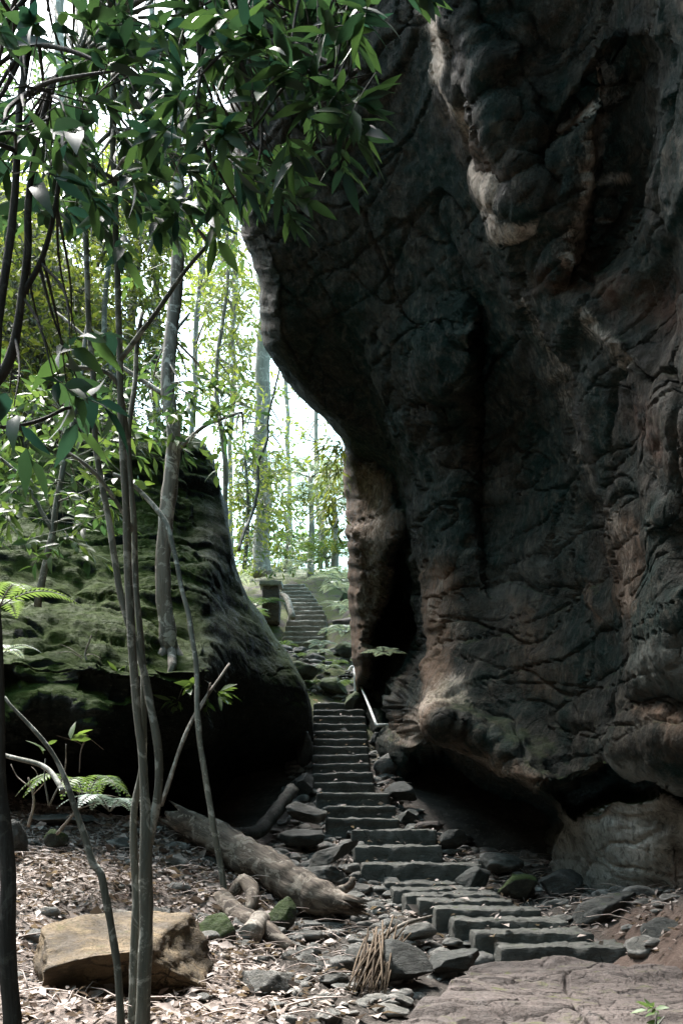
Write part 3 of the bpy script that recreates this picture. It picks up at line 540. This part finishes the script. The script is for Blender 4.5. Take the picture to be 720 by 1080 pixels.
def fern(px, py, d, n, L, mat, label, group=None, up=.8, name='fern', vr=(0,1), lw=.16, parent=None, aim=None, pin=18, cat='fern'):
    b = P(px,py,d); mb = MB(); st = MB(); a0 = random.random()*6
    for i in range(n):
        a = a0+i*2*math.pi/n+random.uniform(-.3,.3) if aim is None else aim[0]+random.uniform(-aim[1],aim[1]); l = L*random.uniform(.75,1.15); h = np.array([math.cos(a),math.sin(a),0])
        t = np.linspace(0,1,12)[:,None]; c = b+h*l*(t*.95)+np.array([0,0,1])*l*(up*t-(up*.95)*t*t*1.0)
        tube(st,c[[0,3,6,9,11]],[.007*L+.002,.002],8,4)
        k = np.linspace(.12,.99,pin); cc = np.stack([np.interp(k,t[:,0],c[:,j]) for j in range(3)],-1); T = np.gradient(cc,axis=0); T /= np.linalg.norm(T,axis=1,keepdims=True)
        sd_ = np.cross(T,[0,0,1.]); sd_ /= np.maximum(np.linalg.norm(sd_,axis=1,keepdims=True),1e-6); N = np.cross(sd_,T)
        wl = l*.3*np.sin(np.pi*np.clip(k*.92+.1,0,1))**.8*(1-.35*k)+.01
        for s in (-1,1): leaves(mb,cc,sd_*s+T*.45+N*.1,N+rng.normal(size=N.shape)*.1,wl,np.full(pin,l*lw*.45*18/pin*.6),np.clip(rng.uniform(vr[0],vr[1],pin),0,1),.2,False)
    if parent is not None:
        mb.build('fronds',M[mat],parent); st.build('stalks',M['bark'],parent); return
    root = thing(name,b,label,cat,group); mb.build('fronds',M[mat],root); st.build('stalks',M['bark'],root); return root

# ------------------------------------------------------------------ trees
def limb_to(mb, start, end, r0, r1, n=8, sag=.08, seg=6):
    m = (start+end)/2; L = np.linalg.norm(end-start); m = m+np.array([random.uniform(-1,1),random.uniform(-1,1),random.uniform(-.2,1)])*L*sag; tube(mb,[start,m,end],[r0,(r0+r1)/2,r1],n,seg)
def tree(name, label, cat, stems, polys, bark, leafm, ll, lw, group=None, twig=None, nl=7, length=.35, hi=False, droop=.25, spread=.8, vr=(0,1), whorl=False, limb_r=.012, every=1, dirb=(0,0,.2), amp=.14, fr=8, jit=.014):
    """stems: lists of (px, py, d, width px); polys: (polygon, d0, d1, count)"""
    f = stems[0][0]; b = P(*f[:3]); root = thing(name,b,label,cat,group); tb = MB(); lf = MB(); nodes=[]
    for st in stems:
        pts = [P(*q[:3]) for q in st]; r = [q[3]*q[2]/F/2 for q in st]; tube(tb,pts,r,max(10,len(st)*6),10 if st[0][3] > 10 else 7,amp,fr,jit=jit)
        c = crom(pts,30) if len(pts) > 2 else pts[0]+(pts[-1]-pts[0])*np.linspace(0,1,30)[:,None]; nodes.append(c[8:])
    nodes = np.concatenate(nodes); O=[]
    for poly,d0,d1,cnt in polys:
        for x,y in in_poly(poly,cnt): O.append(P(x,y,random.uniform(d0,d1)))
    if O:
        O = np.array(O); near_ = nodes[np.argmin(np.linalg.norm(O[:,None]-(nodes-[0,0,.3])[None],axis=-1),axis=1)]
        Dr = (O-near_); Dr = Dr/np.maximum(np.linalg.norm(Dr,axis=1,keepdims=True),1e-6)*.8+rng.normal(size=O.shape)*.5+np.array(dirb)
        hubs = O[::every]
        for i,h in enumerate(hubs):
            nd = near_[::every][i]; limb_to(tb,nd,h,limb_r,limb_r*.35)
        if every > 1:
            for i in range(len(O)):
                if i % every: 
                    j = np.argmin(np.linalg.norm(hubs-O[i],axis=1)); tube(tb,[hubs[j],O[i]],[limb_r*.35,limb_r*.2],3,3)
        sprigs(lf,tb,O,Dr,length,nl,ll,lw,spread,droop,hi,limb_r*.25,vr,whorl)
        lf.build('crown',M[leafm],root)
    tb.build('trunk',M[bark],root); return root

# foreground stems
tree('sapling','dark sapling trunk cut off by the left edge of the picture','sapling',[[(13,1095,3.0,20),(8,960,3.0,18),(2,830,3.0,16),(-4,680,3.0,13),(-10,450,3.0,11),(20,150,3.1,8),(45,-120,3.2,6)]],
     [([(-60,-120),(150,-120),(150,150),(40,190),(-60,180)],2.6,4.0,76)],'darkbark','canopy',.095,.032,None,hi=True,nl=9,length=.2,whorl=True,every=2,limb_r=.009,spread=.75)
tree('sapling','many stemmed grey sapling in front of the tan boulder, tall and leafy at the top','sapling',[
  [(150,1095,4.2,16),(153,980,4.2,14.5),(156,885,4.2,14),(153,830,4.2,10),(147,760,4.2,9),(138,640,4.2,9),(129,480,4.2,7.5),(124,330,4.2,6.5),(121,200,4.2,6),(118,20,4.1,6)],
  [(139,1090,4.3,11),(142,980,4.3,10),(142,870,4.3,8),(151,800,4.25,7),(153,720,4.25,7),(143,600,4.3,6.5),(136,470,4.3,5.5),(142,390,4.35,5),(150,330,4.4,4)],
  [(158,890,4.2,11),(168,835,4.2,9.5),(166,775,4.2,9),(152,705,4.25,8),(128,625,4.3,7),(107,510,4.3,6.5),(97,390,4.3,6),(90,240,4.3,6),(82,60,4.3,4)],
  [(136,470,4.3,6),(120,400,4.2,5),(70,385,4.2,4)],[(126,380,4.2,6),(160,330,4.2,5),(210,265,4.3,4),(235,235,4.4,3)],[(140,560,4.3,5),(100,500,4.2,4),(60,470,4.2,3)]],
  [([(60,-100),(250,-100),(240,60),(225,170),(150,215),(90,190)],3.4,5.2,105),([(40,150),(200,150),(205,240),(120,230),(40,235)],3.6,4.6,26)],'bark','canopy',.12,.04,None,hi=True,nl=9,length=.22,whorl=True,every=2,limb_r=.009,spread=.75)
tree('sapling','thin crooked dark sapling curving left in front of the tan boulder','sapling',[[(128,1085,4.0,9),(120,1000,4.0,8),(110,930,4.0,9),(97,908,4.0,9),(84,870,4.0,7),(70,828,4.0,6),(48,785,4.0,5),(5,735,4.0,4)],[(66,835,4.0,6),(45,808,4.1,6),(4,796,4.2,5)]],[],'bark','leaf',.1,.03)
tree('sapling','slender grey sapling rising from beside the sawn log past the outcrop ledge','sapling',[[(238,948,7.6,7),(230,900,7.6,6.5),(220,840,7.6,6.5),(210,765,7.6,6),(206,690,7.7,6),(192,620,7.8,5),(177,555,7.9,6),(150,520,8,5),(120,500,8,4)]],[],'bark','leaf',.1,.03)
tree('overhanging_branch','dark forked branch reaching in from the left edge with hanging leaves','branch',[[(-20,420,3.2,11),(5,385,3.2,10),(20,340,3.2,9),(30,270,3.2,8),(33,200,3.2,7),(60,80,3.2,5)],[(27,310,3.2,7),(45,275,3.2,6),(57,225,3.2,5),(70,150,3.2,4)],[(0,450,3.3,4),(40,445,3.4,4),(75,430,3.5,3)]],
  [([(-30,120),(90,110),(80,230),(20,240),(-30,210)],2.8,3.6,12),([(-10,330),(100,350),(90,420),(10,440),(-10,420)],2.9,3.6,9)],'darkbark','canopy',.13,.05,None,hi=True,nl=5,length=.16,every=1,limb_r=.006,droop=.5,spread=.8)
tree('overhanging_branch','leafy branch of long glossy leaves hanging in front of the cliff overhang','branch',[[(120,-160,2.9,16),(200,-60,2.9,13),(270,20,2.8,9),(330,60,2.7,6),(375,75,2.6,4)],[(230,-20,2.9,9),(260,80,2.8,6),(290,125,2.8,4)],[(200,-60,2.9,8),(210,60,3,6),(215,140,3,4),(250,215,3.2,3)],[(270,20,2.8,6),(330,-30,2.7,5),(400,-40,2.6,3)]],
  [([(210,-60),(330,-60),(340,40),(300,120),(290,200),(230,200),(205,120)],2.4,3.8,90),([(330,10),(400,20),(395,100),(340,140)],2.4,2.85,16),([(320,-60),(420,-60),(400,0),(340,10)],2.3,2.8,8)],'darkbark','canopy',.1,.031,None,hi=True,nl=9,length=.15,whorl=True,every=2,limb_r=.007,spread=.75)

# tree on the outcrop ledge
tree('gum_tree','pale lichen spotted tree rooted on the mossy outcrop ledge','tree',[[(184,722,10.6,26),(180,692,9.75,20),(174,640,9.65,16.5),(172,575,9.6,16),(181,500,9.55,16),(183,460,9.5,15),(177,395,9.5,15),(184,320,9.6,14),(189,240,9.6,14),(186,120,9.7,12),(192,-60,9.8,10)],[(188,260,9.6,7),(230,180,9.9,5),(260,120,10,3)],[(180,420,9.5,6),(120,380,9.6,4),(60,330,9.8,3)],[(179,678,9.72,12),(168,694,9.6,9),(150,704,9.65,4)],[(181,680,9.72,11),(194,696,9.65,8),(212,706,9.8,4)],[(180,682,9.7,11),(182,700,9.45,9),(178,712,9.4,5)],[(182,480,9.5,5),(215,450,9.5,4),(255,435,9.5,3)]],
  [([(150,400),(245,405),(262,445),(250,470),(180,455),(150,440)],9,10,26),([(120,220),(260,150),(275,240),(230,290),(150,300)],9.2,10.5,16)],'gum','leaf',.15,.05,None,nl=8,length=.3,hi=True,every=2,limb_r=.012)
UG = 'understorey trees above the mossy outcrop'
tree('understorey_tree','bushy tree with broad green leaves spilling over the left end of the outcrop','tree',[[(40,640,9.0,8),(55,560,9.0,7),(70,480,9.2,6),(85,400,9.4,5),(95,330,9.6,4)],[(55,560,9,5),(20,500,9,4),(-20,470,9,3)]],
  [([(-30,400),(120,410),(150,470),(130,560),(60,575),(-30,600)],8.2,10,110)],'bark','leaf',.15,.055,UG,nl=8,length=.32,hi=True,every=3,limb_r=.01)
tree('understorey_tree','leafy green bush behind the many stemmed sapling on top of the outcrop','tree',[[(120,480,13,8),(125,420,13,7),(110,350,13,6),(115,280,13,5)],[(125,420,13,5),(170,370,13,4),(200,330,13.2,3)]],
  [([(90,380),(165,370),(200,420),(190,470),(120,480),(80,460)],11,13.5,110)],'bark','leaf',.16,.06,UG,nl=8,length=.4,hi=False,every=3,limb_r=.012)
tree('understorey_tree','yellow green tree on the slope at the far left, behind the forked branch','tree',[[(30,480,15.5,12),(40,380,15.5,10),(35,280,15.5,8),(50,180,15.5,6)],[(40,380,15.5,6),(90,300,15.5,4),(120,250,15.5,3)]],
  [([(-40,190),(110,200),(110,300),(130,380),(60,430),(-40,420)],13,16.5,600)],'bark','yleaf',.18,.06,UG,nl=9,length=.5,every=4,limb_r=.016)
tree('understorey_tree','yellow green tree on the slope between the sapling stems and the pale trunk','tree',[[(140,470,17,11),(135,380,17,9),(145,280,17,8),(150,180,17,6)],[(135,380,17,6),(170,320,17,4)]],
  [([(100,190),(185,170),(175,300),(170,400),(110,390),(100,300)],15,18.5,480)],'bark','yleaf',.18,.06,UG,nl=9,length=.5,every=4,limb_r=.016)
tree('understorey_tree','young tree with backlit yellow leaves just right of the pale trunk','tree',[[(232,600,20,6),(238,500,20,6),(228,400,20,5),(240,300,20,4),(238,220,20,3)]],
  [([(205,180),(262,190),(268,330),(255,420),(225,470),(215,330)],18.5,21.5,220)],'backlitbark','yleaf',.15,.055,UG,nl=8,length=.45,every=3,limb_r=.012)
tree('understorey_tree','low yellow green bush beside the trunk base in the gap','tree',[[(258,600,22,5),(262,540,22,4),(258,480,22,3)]],
  [([(222,470),(300,480),(300,590),(262,605),(245,560)],20,24,220)],'bark','yleaf',.16,.06,UG,nl=8,length=.45,every=3,limb_r=.012)
FG = 'tall forest trees beyond the gap'
def far(px, d, w, y0, lean, label, cnt, poly, m='yleaf'):
    tree('forest_tree',label,'tree',[[(px,y0,d,w*1.25),(px+lean*.1,y0-40,d,w),(px+lean*.4,y0-200,d,w*.9),(px+lean,y0-450,d,w*.75),(px+lean*1.3,y0-700,d,w*.5)]],
         [(poly,d-2.5,d+2.5,int(cnt*1.6))] if int(cnt*1.6) else [],'backlitbark',m,.24,.085,FG,nl=8,length=.7,every=3,limb_r=.03,amp=.1,fr=2,jit=.13)
far(277,27,17,606,2,'thick grey trunked tree standing left of the far upper steps',50,[(250,420),(300,430),(310,520),(250,540)])
far(203,24,6,520,14,'slim pale tree close behind the lichen spotted trunk',30,[(190,240),(240,200),(250,330),(205,380)])
#far(226,33,5,600,-14,'thin pale trunk in the gap between the lichen spotted trunk and the thick grey tree',40,[(200,150),(290,180),(280,330),(210,330)])
#far(248,40,6,600,4,'thin far trunk immediately left of the thick grey tree',50,[(225,380),(300,380),(300,480),(225,500)])
far(306,42,5,600,-9,'faint far tree right of the thick grey trunk',40,[(280,250),(330,300),(345,420),(290,420)])
far(338,36,5,600,-14,'slender leaning far tree with a loose leafy crown close to the cliff edge',35,[(300,430),(352,450),(356,560),(310,540)])
far(243,30,5,600,7,'slender far tree with a dense yellow crown left of the thick grey trunk',120,[(205,280),(275,290),(285,420),(215,430)])
#far(322,55,5,590,10,'very distant slim tree in the middle of the bright gap',25,[(285,360),(340,400),(350,500),(290,500)])
#far(330,48,6,600,3,'faintest far trunk close to the edge of the cliff',40,[(310,440),(352,460),(350,520),(305,540)])
far(165,26,8,480,-4,'slim tree on the slope left of the lichen spotted trunk, half hidden by leaves',60,[(120,120),(200,100),(210,220),(130,250)])
tree('understorey_tree','broad leafy bush on the rise behind the head of the far steps','tree',[[(300,600,33,6),(304,570,33,5),(300,540,33,4)]],[([(245,560),(300,535),(352,560),(352,600),(250,604)],29,35,120)],'backlitbark','leaf',.24,.1,'leafy bushes at the head of the far steps',nl=8,length=.55,every=3,limb_r=.014)
tree('understorey_tree','pale feathery bush against the cliff edge in the gap','tree',[[(345,600,30,5),(340,560,30,4),(344,520,30,3)]],[([(315,520),(354,500),(356,600),(318,600)],27,32,80)],'backlitbark','yleaf',.2,.07,'leafy bushes at the head of the far steps',nl=8,length=.5,every=3,limb_r=.014)
FERNS = [(250,612,27,.9),(262,598,30,1.1),(318,596,33,1.2),(335,584,36,1.4),(290,588,36,1.3),(245,585,34,1.3),(358,640,22.5,.5),(330,700,18.6,.4),(288,690,20,.4),(358,622,24,.6),(268,650,22,.5),(330,722,17.3,.3),(345,706,17.8,.35),(312,694,18.4,.32),(356,700,18,.3),(336,690,19,.35),(300,682,20,.4),(370,722,17,.3),(365,615,25,1.),(300,580,42,1.8),(330,572,45,1.8)]
far(60,24,12,430,6,'dark leafy tree high on the slope at the left edge',90,[(-30,60),(120,60),(110,250),(-30,270)],'leaf')
mb = MB(); tube(mb,[P(252,580,12.5),P(265,540,13),P(280,460,13),P(295,388,13)],[.022,.022,.018,.012],24,6,jit=.05); mb.single('hanging_vine',M['bark'],'thin dark vine slanting up in front of the thick grey tree','vine')

# hanging plants on the cliff edge
for (x0,y0,x1,y1,d,n,lab) in ((343,450,366,500,13.5,34,'yellow green plants hanging from the cliff edge high in the gap'),(348,505,366,555,13.7,28,'drooping yellow green tuft on the cliff edge below the larger hanging plants')):
    lf = MB(); O = np.array([P(random.uniform(x0,x1),random.uniform(y0,y1),d+random.uniform(-.2,.5)) for _ in range(n)]); sprigs(lf,None,O,np.array([-.5,-.2,-.8])+rng.normal(size=O.shape)*.4,.35,9,.16,.03,.6,.4,False)
    hp_ = thing('hanging_plant',O[0],lab,'hanging plant'); lf.build('leaves',M['yleaf'],hp_)
fern(405,688,13.4,7,.35,'palefern','small pale rosette fern growing on the shaded cliff face above the handrail',up=.3)

# ferns
fern(90,846,6.9,9,.42,'fern','green fern with bright fronds at the top of the litter slope',up=1.5,vr=(.4,1))
fern(116,856,6.7,6,.36,'palefern','grey green fern to the right of the bright green fern',up=1.1,vr=(0,.25))
fern(2,690,5.5,6,.22,'palefern','small whitish fern at the left edge in front of the outcrop')
fern(0,640,6.5,6,.5,'fern','yellowish fern at the left edge above the small whitish one',vr=(.7,1))
fern(364,668,19.6,9,.62,'palefern','pale silvery fern clump overhanging the rocks at the bottom of the far steps')
fern(338,682,20.2,7,.42,'palefern','pale fern at the foot of the far steps on their right',vr=(0,.6))
fern(372,645,21.5,8,.6,'palefern','pale fern pressed against the cliff edge in the gap',vr=(0,.8))
fern(360,608,26,8,.9,'fern','green fern right of the top of the far steps',vr=(.6,1))
fern(270,640,23,7,.8,'fern','dark green fern left of the stone pillar',vr=(.2,.7))
fern(284,700,17.6,6,.35,'fern','small fern behind the right shoulder of the outcrop')
fern(345,590,28,8,1.3,'fern','bright fern behind the far steps close to the cliff edge',vr=(.5,1))
for k_,(px_,py_,d_,L_) in enumerate(FERNS): fern(px_,py_,d_,8,L_,'palefern' if k_%3 == 0 else 'fern','bright green fern in the misty undergrowth around and behind the far steps','undergrowth ferns beyond the gap',vr=(.4,1))
fern(300,604,29,7,1.0,'palefern','pale fern at the head of the far steps')
for (px,py,d,h,lab) in ((327,606,31,3.0,'tall pale tree fern behind the far steps'),(352,604,28,2.0,'shorter tree fern by the cliff edge behind the far steps')):
    b = P(px,py,d); root = thing('tree_fern',b,lab,'tree fern'); mb = MB(); tube(mb,[b-[0,0,.2],b+[.05,0,h*.5],b+[0,0,h]],[.12,.09,.08],14,8,.25,5); mb.build('trunk',M['backlitbark'],root)
    t = b+np.array([0,0,h]); fern(CX+t[0]/t[1]*F, YH-(t[2]-H)/t[1]*F, t[1], 11, 1.9,'palefern','',parent=root,up=.7,pin=24)
def seedling(label, px, py, d, n, ll, spots, mat='leaf'):
    b = P(px,py,d); root = thing('seedling',b,label,'seedling'); st = MB(); lf = MB()
    for x,y in spots:
        e = P(x,y,d+random.uniform(-.15,.15)); limb_to(st,b,e,.006,.003,8,.1,5); O = np.array([e]*2); sprigs(lf,None,O,(e-b)[None]+rng.normal(size=(2,3))*.2,.08,n,ll,ll*.36,.8,.2,True,vr=(.5,1))
    st.build('stem',M['bark'],root); lf.build('leaves',M[mat],root)
seedling('small seedling with two bright leaves above the litter at the left',52,850,5.6,2,.1,[(48,800),(70,785)])
seedling('leafy green seedling on the outcrop ledge beside the pale trunk',200,712,9.0,5,.16,[(188,738),(215,735),(205,722),(228,730)])
seedling('small green seedling on the outcrop ledge left of the sapling stems',132,712,9.0,4,.14,[(126,715),(135,700)])
seedling('tiny broad leaved seedling at the front right corner of the slab',690,1085,4.5,4,.07,[(692,1068),(700,1072)],'fern')

# bare twigs on the ledge at left
for lab, pts in (('bare crooked twig standing on the outcrop ledge at left',[(88,742,8.8),(92,700,8.8),(90,690,8.8),(97,670,8.8)]),('bare twig hanging down below the outcrop ledge at left',[(88,742,8.8),(94,770,8.7),(86,790,8.7),(84,815,8.7)]),
                 ('pale dry twig standing in the litter beside the fern',[(30,872,6.8),(36,845,6.8),(30,820,6.8)]),('pale dry branching twig left of the fern',[(60,880,6.6),(75,862,6.6),(85,850,6.6)])):
    mb = MB(); pp = [P(*q) for q in pts]; tube(mb,pp,[.012,.009,.006],14,5,.2,9); e = pp[1]
    for k in range(3): limb_to(mb,pp[1]+(pp[2]-pp[1])*random.random(),pp[2]+np.array([random.uniform(-.25,.25),random.uniform(-.1,.1),random.uniform(-.1,.2)]),.005,.002,5,.2,4)
    mb.single('twig',M['deadwood'],lab,'twig')

# dried frond bundle
b = P(385,1052,6.2); mb = MB(); a = np.array([P(408,985,6.5)]); n_ = 46; O = np.repeat(a,n_,0)+rng.normal(size=(n_,3))*np.array([.07,.05,.05]); E = np.array([P(random.uniform(366,408),random.uniform(1035,1062),6.0+random.uniform(-.1,.15)) for _ in range(n_)])
for i in range(n_): tube(mb,[O[i],(O[i]+E[i])/2+[0,-.05,.04],E[i]],[.005,.008,.003],7,4,a=random.random())
mb.single('dry_frond',M['dryfrond'],'bundle of dry brown palm fronds hanging between the rocks in the gully','dry frond')

# ------------------------------------------------------------------ loose stuff: litter, twigs, rubble
def scatter(n, poly, d0, d1):
    out = []
    while len(out) < n:
        d = np.sqrt(rng.uniform(d0*d0,d1*d1,4*n)); x = rng.uniform(-4.2,3.4,4*n); z = ground_z(x,d); px = CX+x/d*F; py = YH-(z-H)/d*F
        ok = sd_poly(px,py,poly) < 0; out += list(np.stack([x,d,z],-1)[ok])
    return np.array(out[:n])
mb = MB()
A = np.concatenate([scatter(15000,[(-60,845),(225,850),(300,920),(290,1000),(300,1110),(-60,1110)],4.0,10.6), scatter(2200,[(280,900),(420,880),(470,1000),(400,1080),(290,1090)],4.4,11), scatter(900,[(430,890),(720,930),(720,1020),(640,1010),(520,940)],6.5,11.5)])
B_ = []
for st, k_ in ((LOWER,8),(MID,4),(UPPER,3)):
    for (x0,x1,y,d) in st:
        for _ in range(k_):
            f_ = rng.beta(.7,.7); B_.append(P(x0+f_*(x1-x0),y,d)+np.array([0,rng.uniform(.06,.38),.01]))
A = np.concatenate([A,np.array(B_)])
n_ = len(A); a = rng.uniform(0,6.28,n_); dr = np.stack([np.cos(a),np.sin(a),rng.normal(size=n_)*.35],-1); ll = rng.uniform(.03,.075,n_)*np.where(rng.random(n_) < .12, 1.9, 1)
leaves(mb,A+np.stack([0*a,0*a,rng.uniform(.0,.05,n_)],-1),dr,np.array([0,0,1.])+rng.normal(size=(n_,3))*.5,ll,ll*rng.uniform(.32,.62,n_),np.clip(rng.beta(1.2,2.2,n_),0,1),.25,False)
T = np.concatenate([scatter(750,[(-60,850),(260,860),(330,960),(420,1000),(330,1090),(-60,1090)],4.2,10),scatter(220,[(440,890),(720,930),(720,1000),(640,1000),(520,950)],7,11.5),scatter(120,[(390,800),(440,880),(400,880)],10,15)])
for p in T:
    a = random.uniform(0,6.28); L = random.uniform(.08,.4); q = np.array([math.cos(a),math.sin(a),random.uniform(-.12,.2)])*L; tube(mb,[p+[0,0,.03],p+q*.5+[0,0,.04+random.random()*.03],p+q+[0,0,.03]],[.003+.004*random.random(),.002],5,4,a=random.random())
tag(mk('leaf_litter',*mb.out()[:1],mb.out()[1],M['litter'],None,{'v':np.concatenate(mb.a)}),'carpet of dry fallen leaves and sticks on the slope at left','leaf litter',kind='stuff')
mb = MB()
A = np.concatenate([scatter(620,[(285,880),(345,830),(420,930),(520,1010),(400,1080),(280,1080),(290,960)],4.6,12.5), scatter(260,[(385,760),(440,860),(530,900),(720,930),(720,1010),(640,1000),(520,940),(400,870)],6.6,15), scatter(260,[(285,690),(305,680),(380,680),(385,745),(300,740)],15.5,21), scatter(160,[(300,760),(332,770),(335,860),(345,930),(300,900)],9,15), scatter(120,[(0,860),(250,880),(300,1000),(280,1080),(0,1080)],4.6,10)])
for p in A:
    s = .02+.09*random.random()**2.2; V, T_ = rock_verts((s*random.uniform(.8,1.6),s*random.uniform(.8,1.4),s*random.uniform(.4,.8)),random.randrange(10**6),2 if s < .05 else 3,6,.75,.06,(0,0,random.random()*6)); mb.add(V+p+[0,0,s*.2],None,T_)
tag(mk('rubble',*mb.out()[:1],mb.out()[1],M['rock']),'loose grey stones and gravel strewn along both sides of the steps and down the gully','rubble',kind='stuff')

# ------------------------------------------------------------------ light, sky, camera
EL, AZ = math.radians(60), math.radians(-38)          # azimuth from straight ahead, negative = left
sv = np.array([math.sin(AZ)*math.cos(EL), math.cos(AZ)*math.cos(EL), math.sin(EL)])
w = bpy.data.worlds.new('World'); S.world = w; w.use_nodes = True; nt = w.node_tree; bg = nt.nodes['Background']
sk = nt.nodes.new('ShaderNodeTexSky'); sk.sky_type = 'NISHITA'; sk.sun_disc = False; sk.sun_elevation = EL; sk.sun_rotation = AZ; sk.air_density = 1.; sk.dust_density = 3.; sk.ozone_density = 1.5
hs = nt.nodes.new('ShaderNodeHueSaturation'); hs.inputs['Saturation'].default_value = 1.0; hs.inputs['Hue'].default_value = .44; nt.links.new(sk.outputs[0], hs.inputs['Color']); nt.links.new(hs.outputs[0], bg.inputs[0]); bg.inputs[1].default_value = .15
from mathutils import Vector
L = bpy.data.lights.new('sun','SUN'); L.energy = 3.; L.angle = math.radians(20); L.color = (1,.98,.93); lo = bpy.data.objects.new('sun',L); COL.objects.link(lo); lo.rotation_euler = Vector(-sv).to_track_quat('-Z','Y').to_euler()
cam = bpy.data.cameras.new('camera'); cam.lens = 35; cam.sensor_width = 36; cam.sensor_fit = 'AUTO'; cam.shift_y = (YH-540)/1080; cam.clip_end = 500; cam.clip_start = .05
co = bpy.data.objects.new('camera',cam); COL.objects.link(co); co.location = (0,0,H); co.rotation_euler = (math.pi/2,0,0); S.camera = co
for o in ROOTS: del o['_o']
S.view_settings.view_transform = 'Standard'; S.view_settings.look = 'None'; S.view_settings.exposure = 2.65; S.view_settings.gamma = 1
S.cycles.use_denoising = True; S.cycles.max_bounces = 6; S.cycles.diffuse_bounces = 4; S.cycles.caustics_reflective = False; S.cycles.caustics_refractive = False
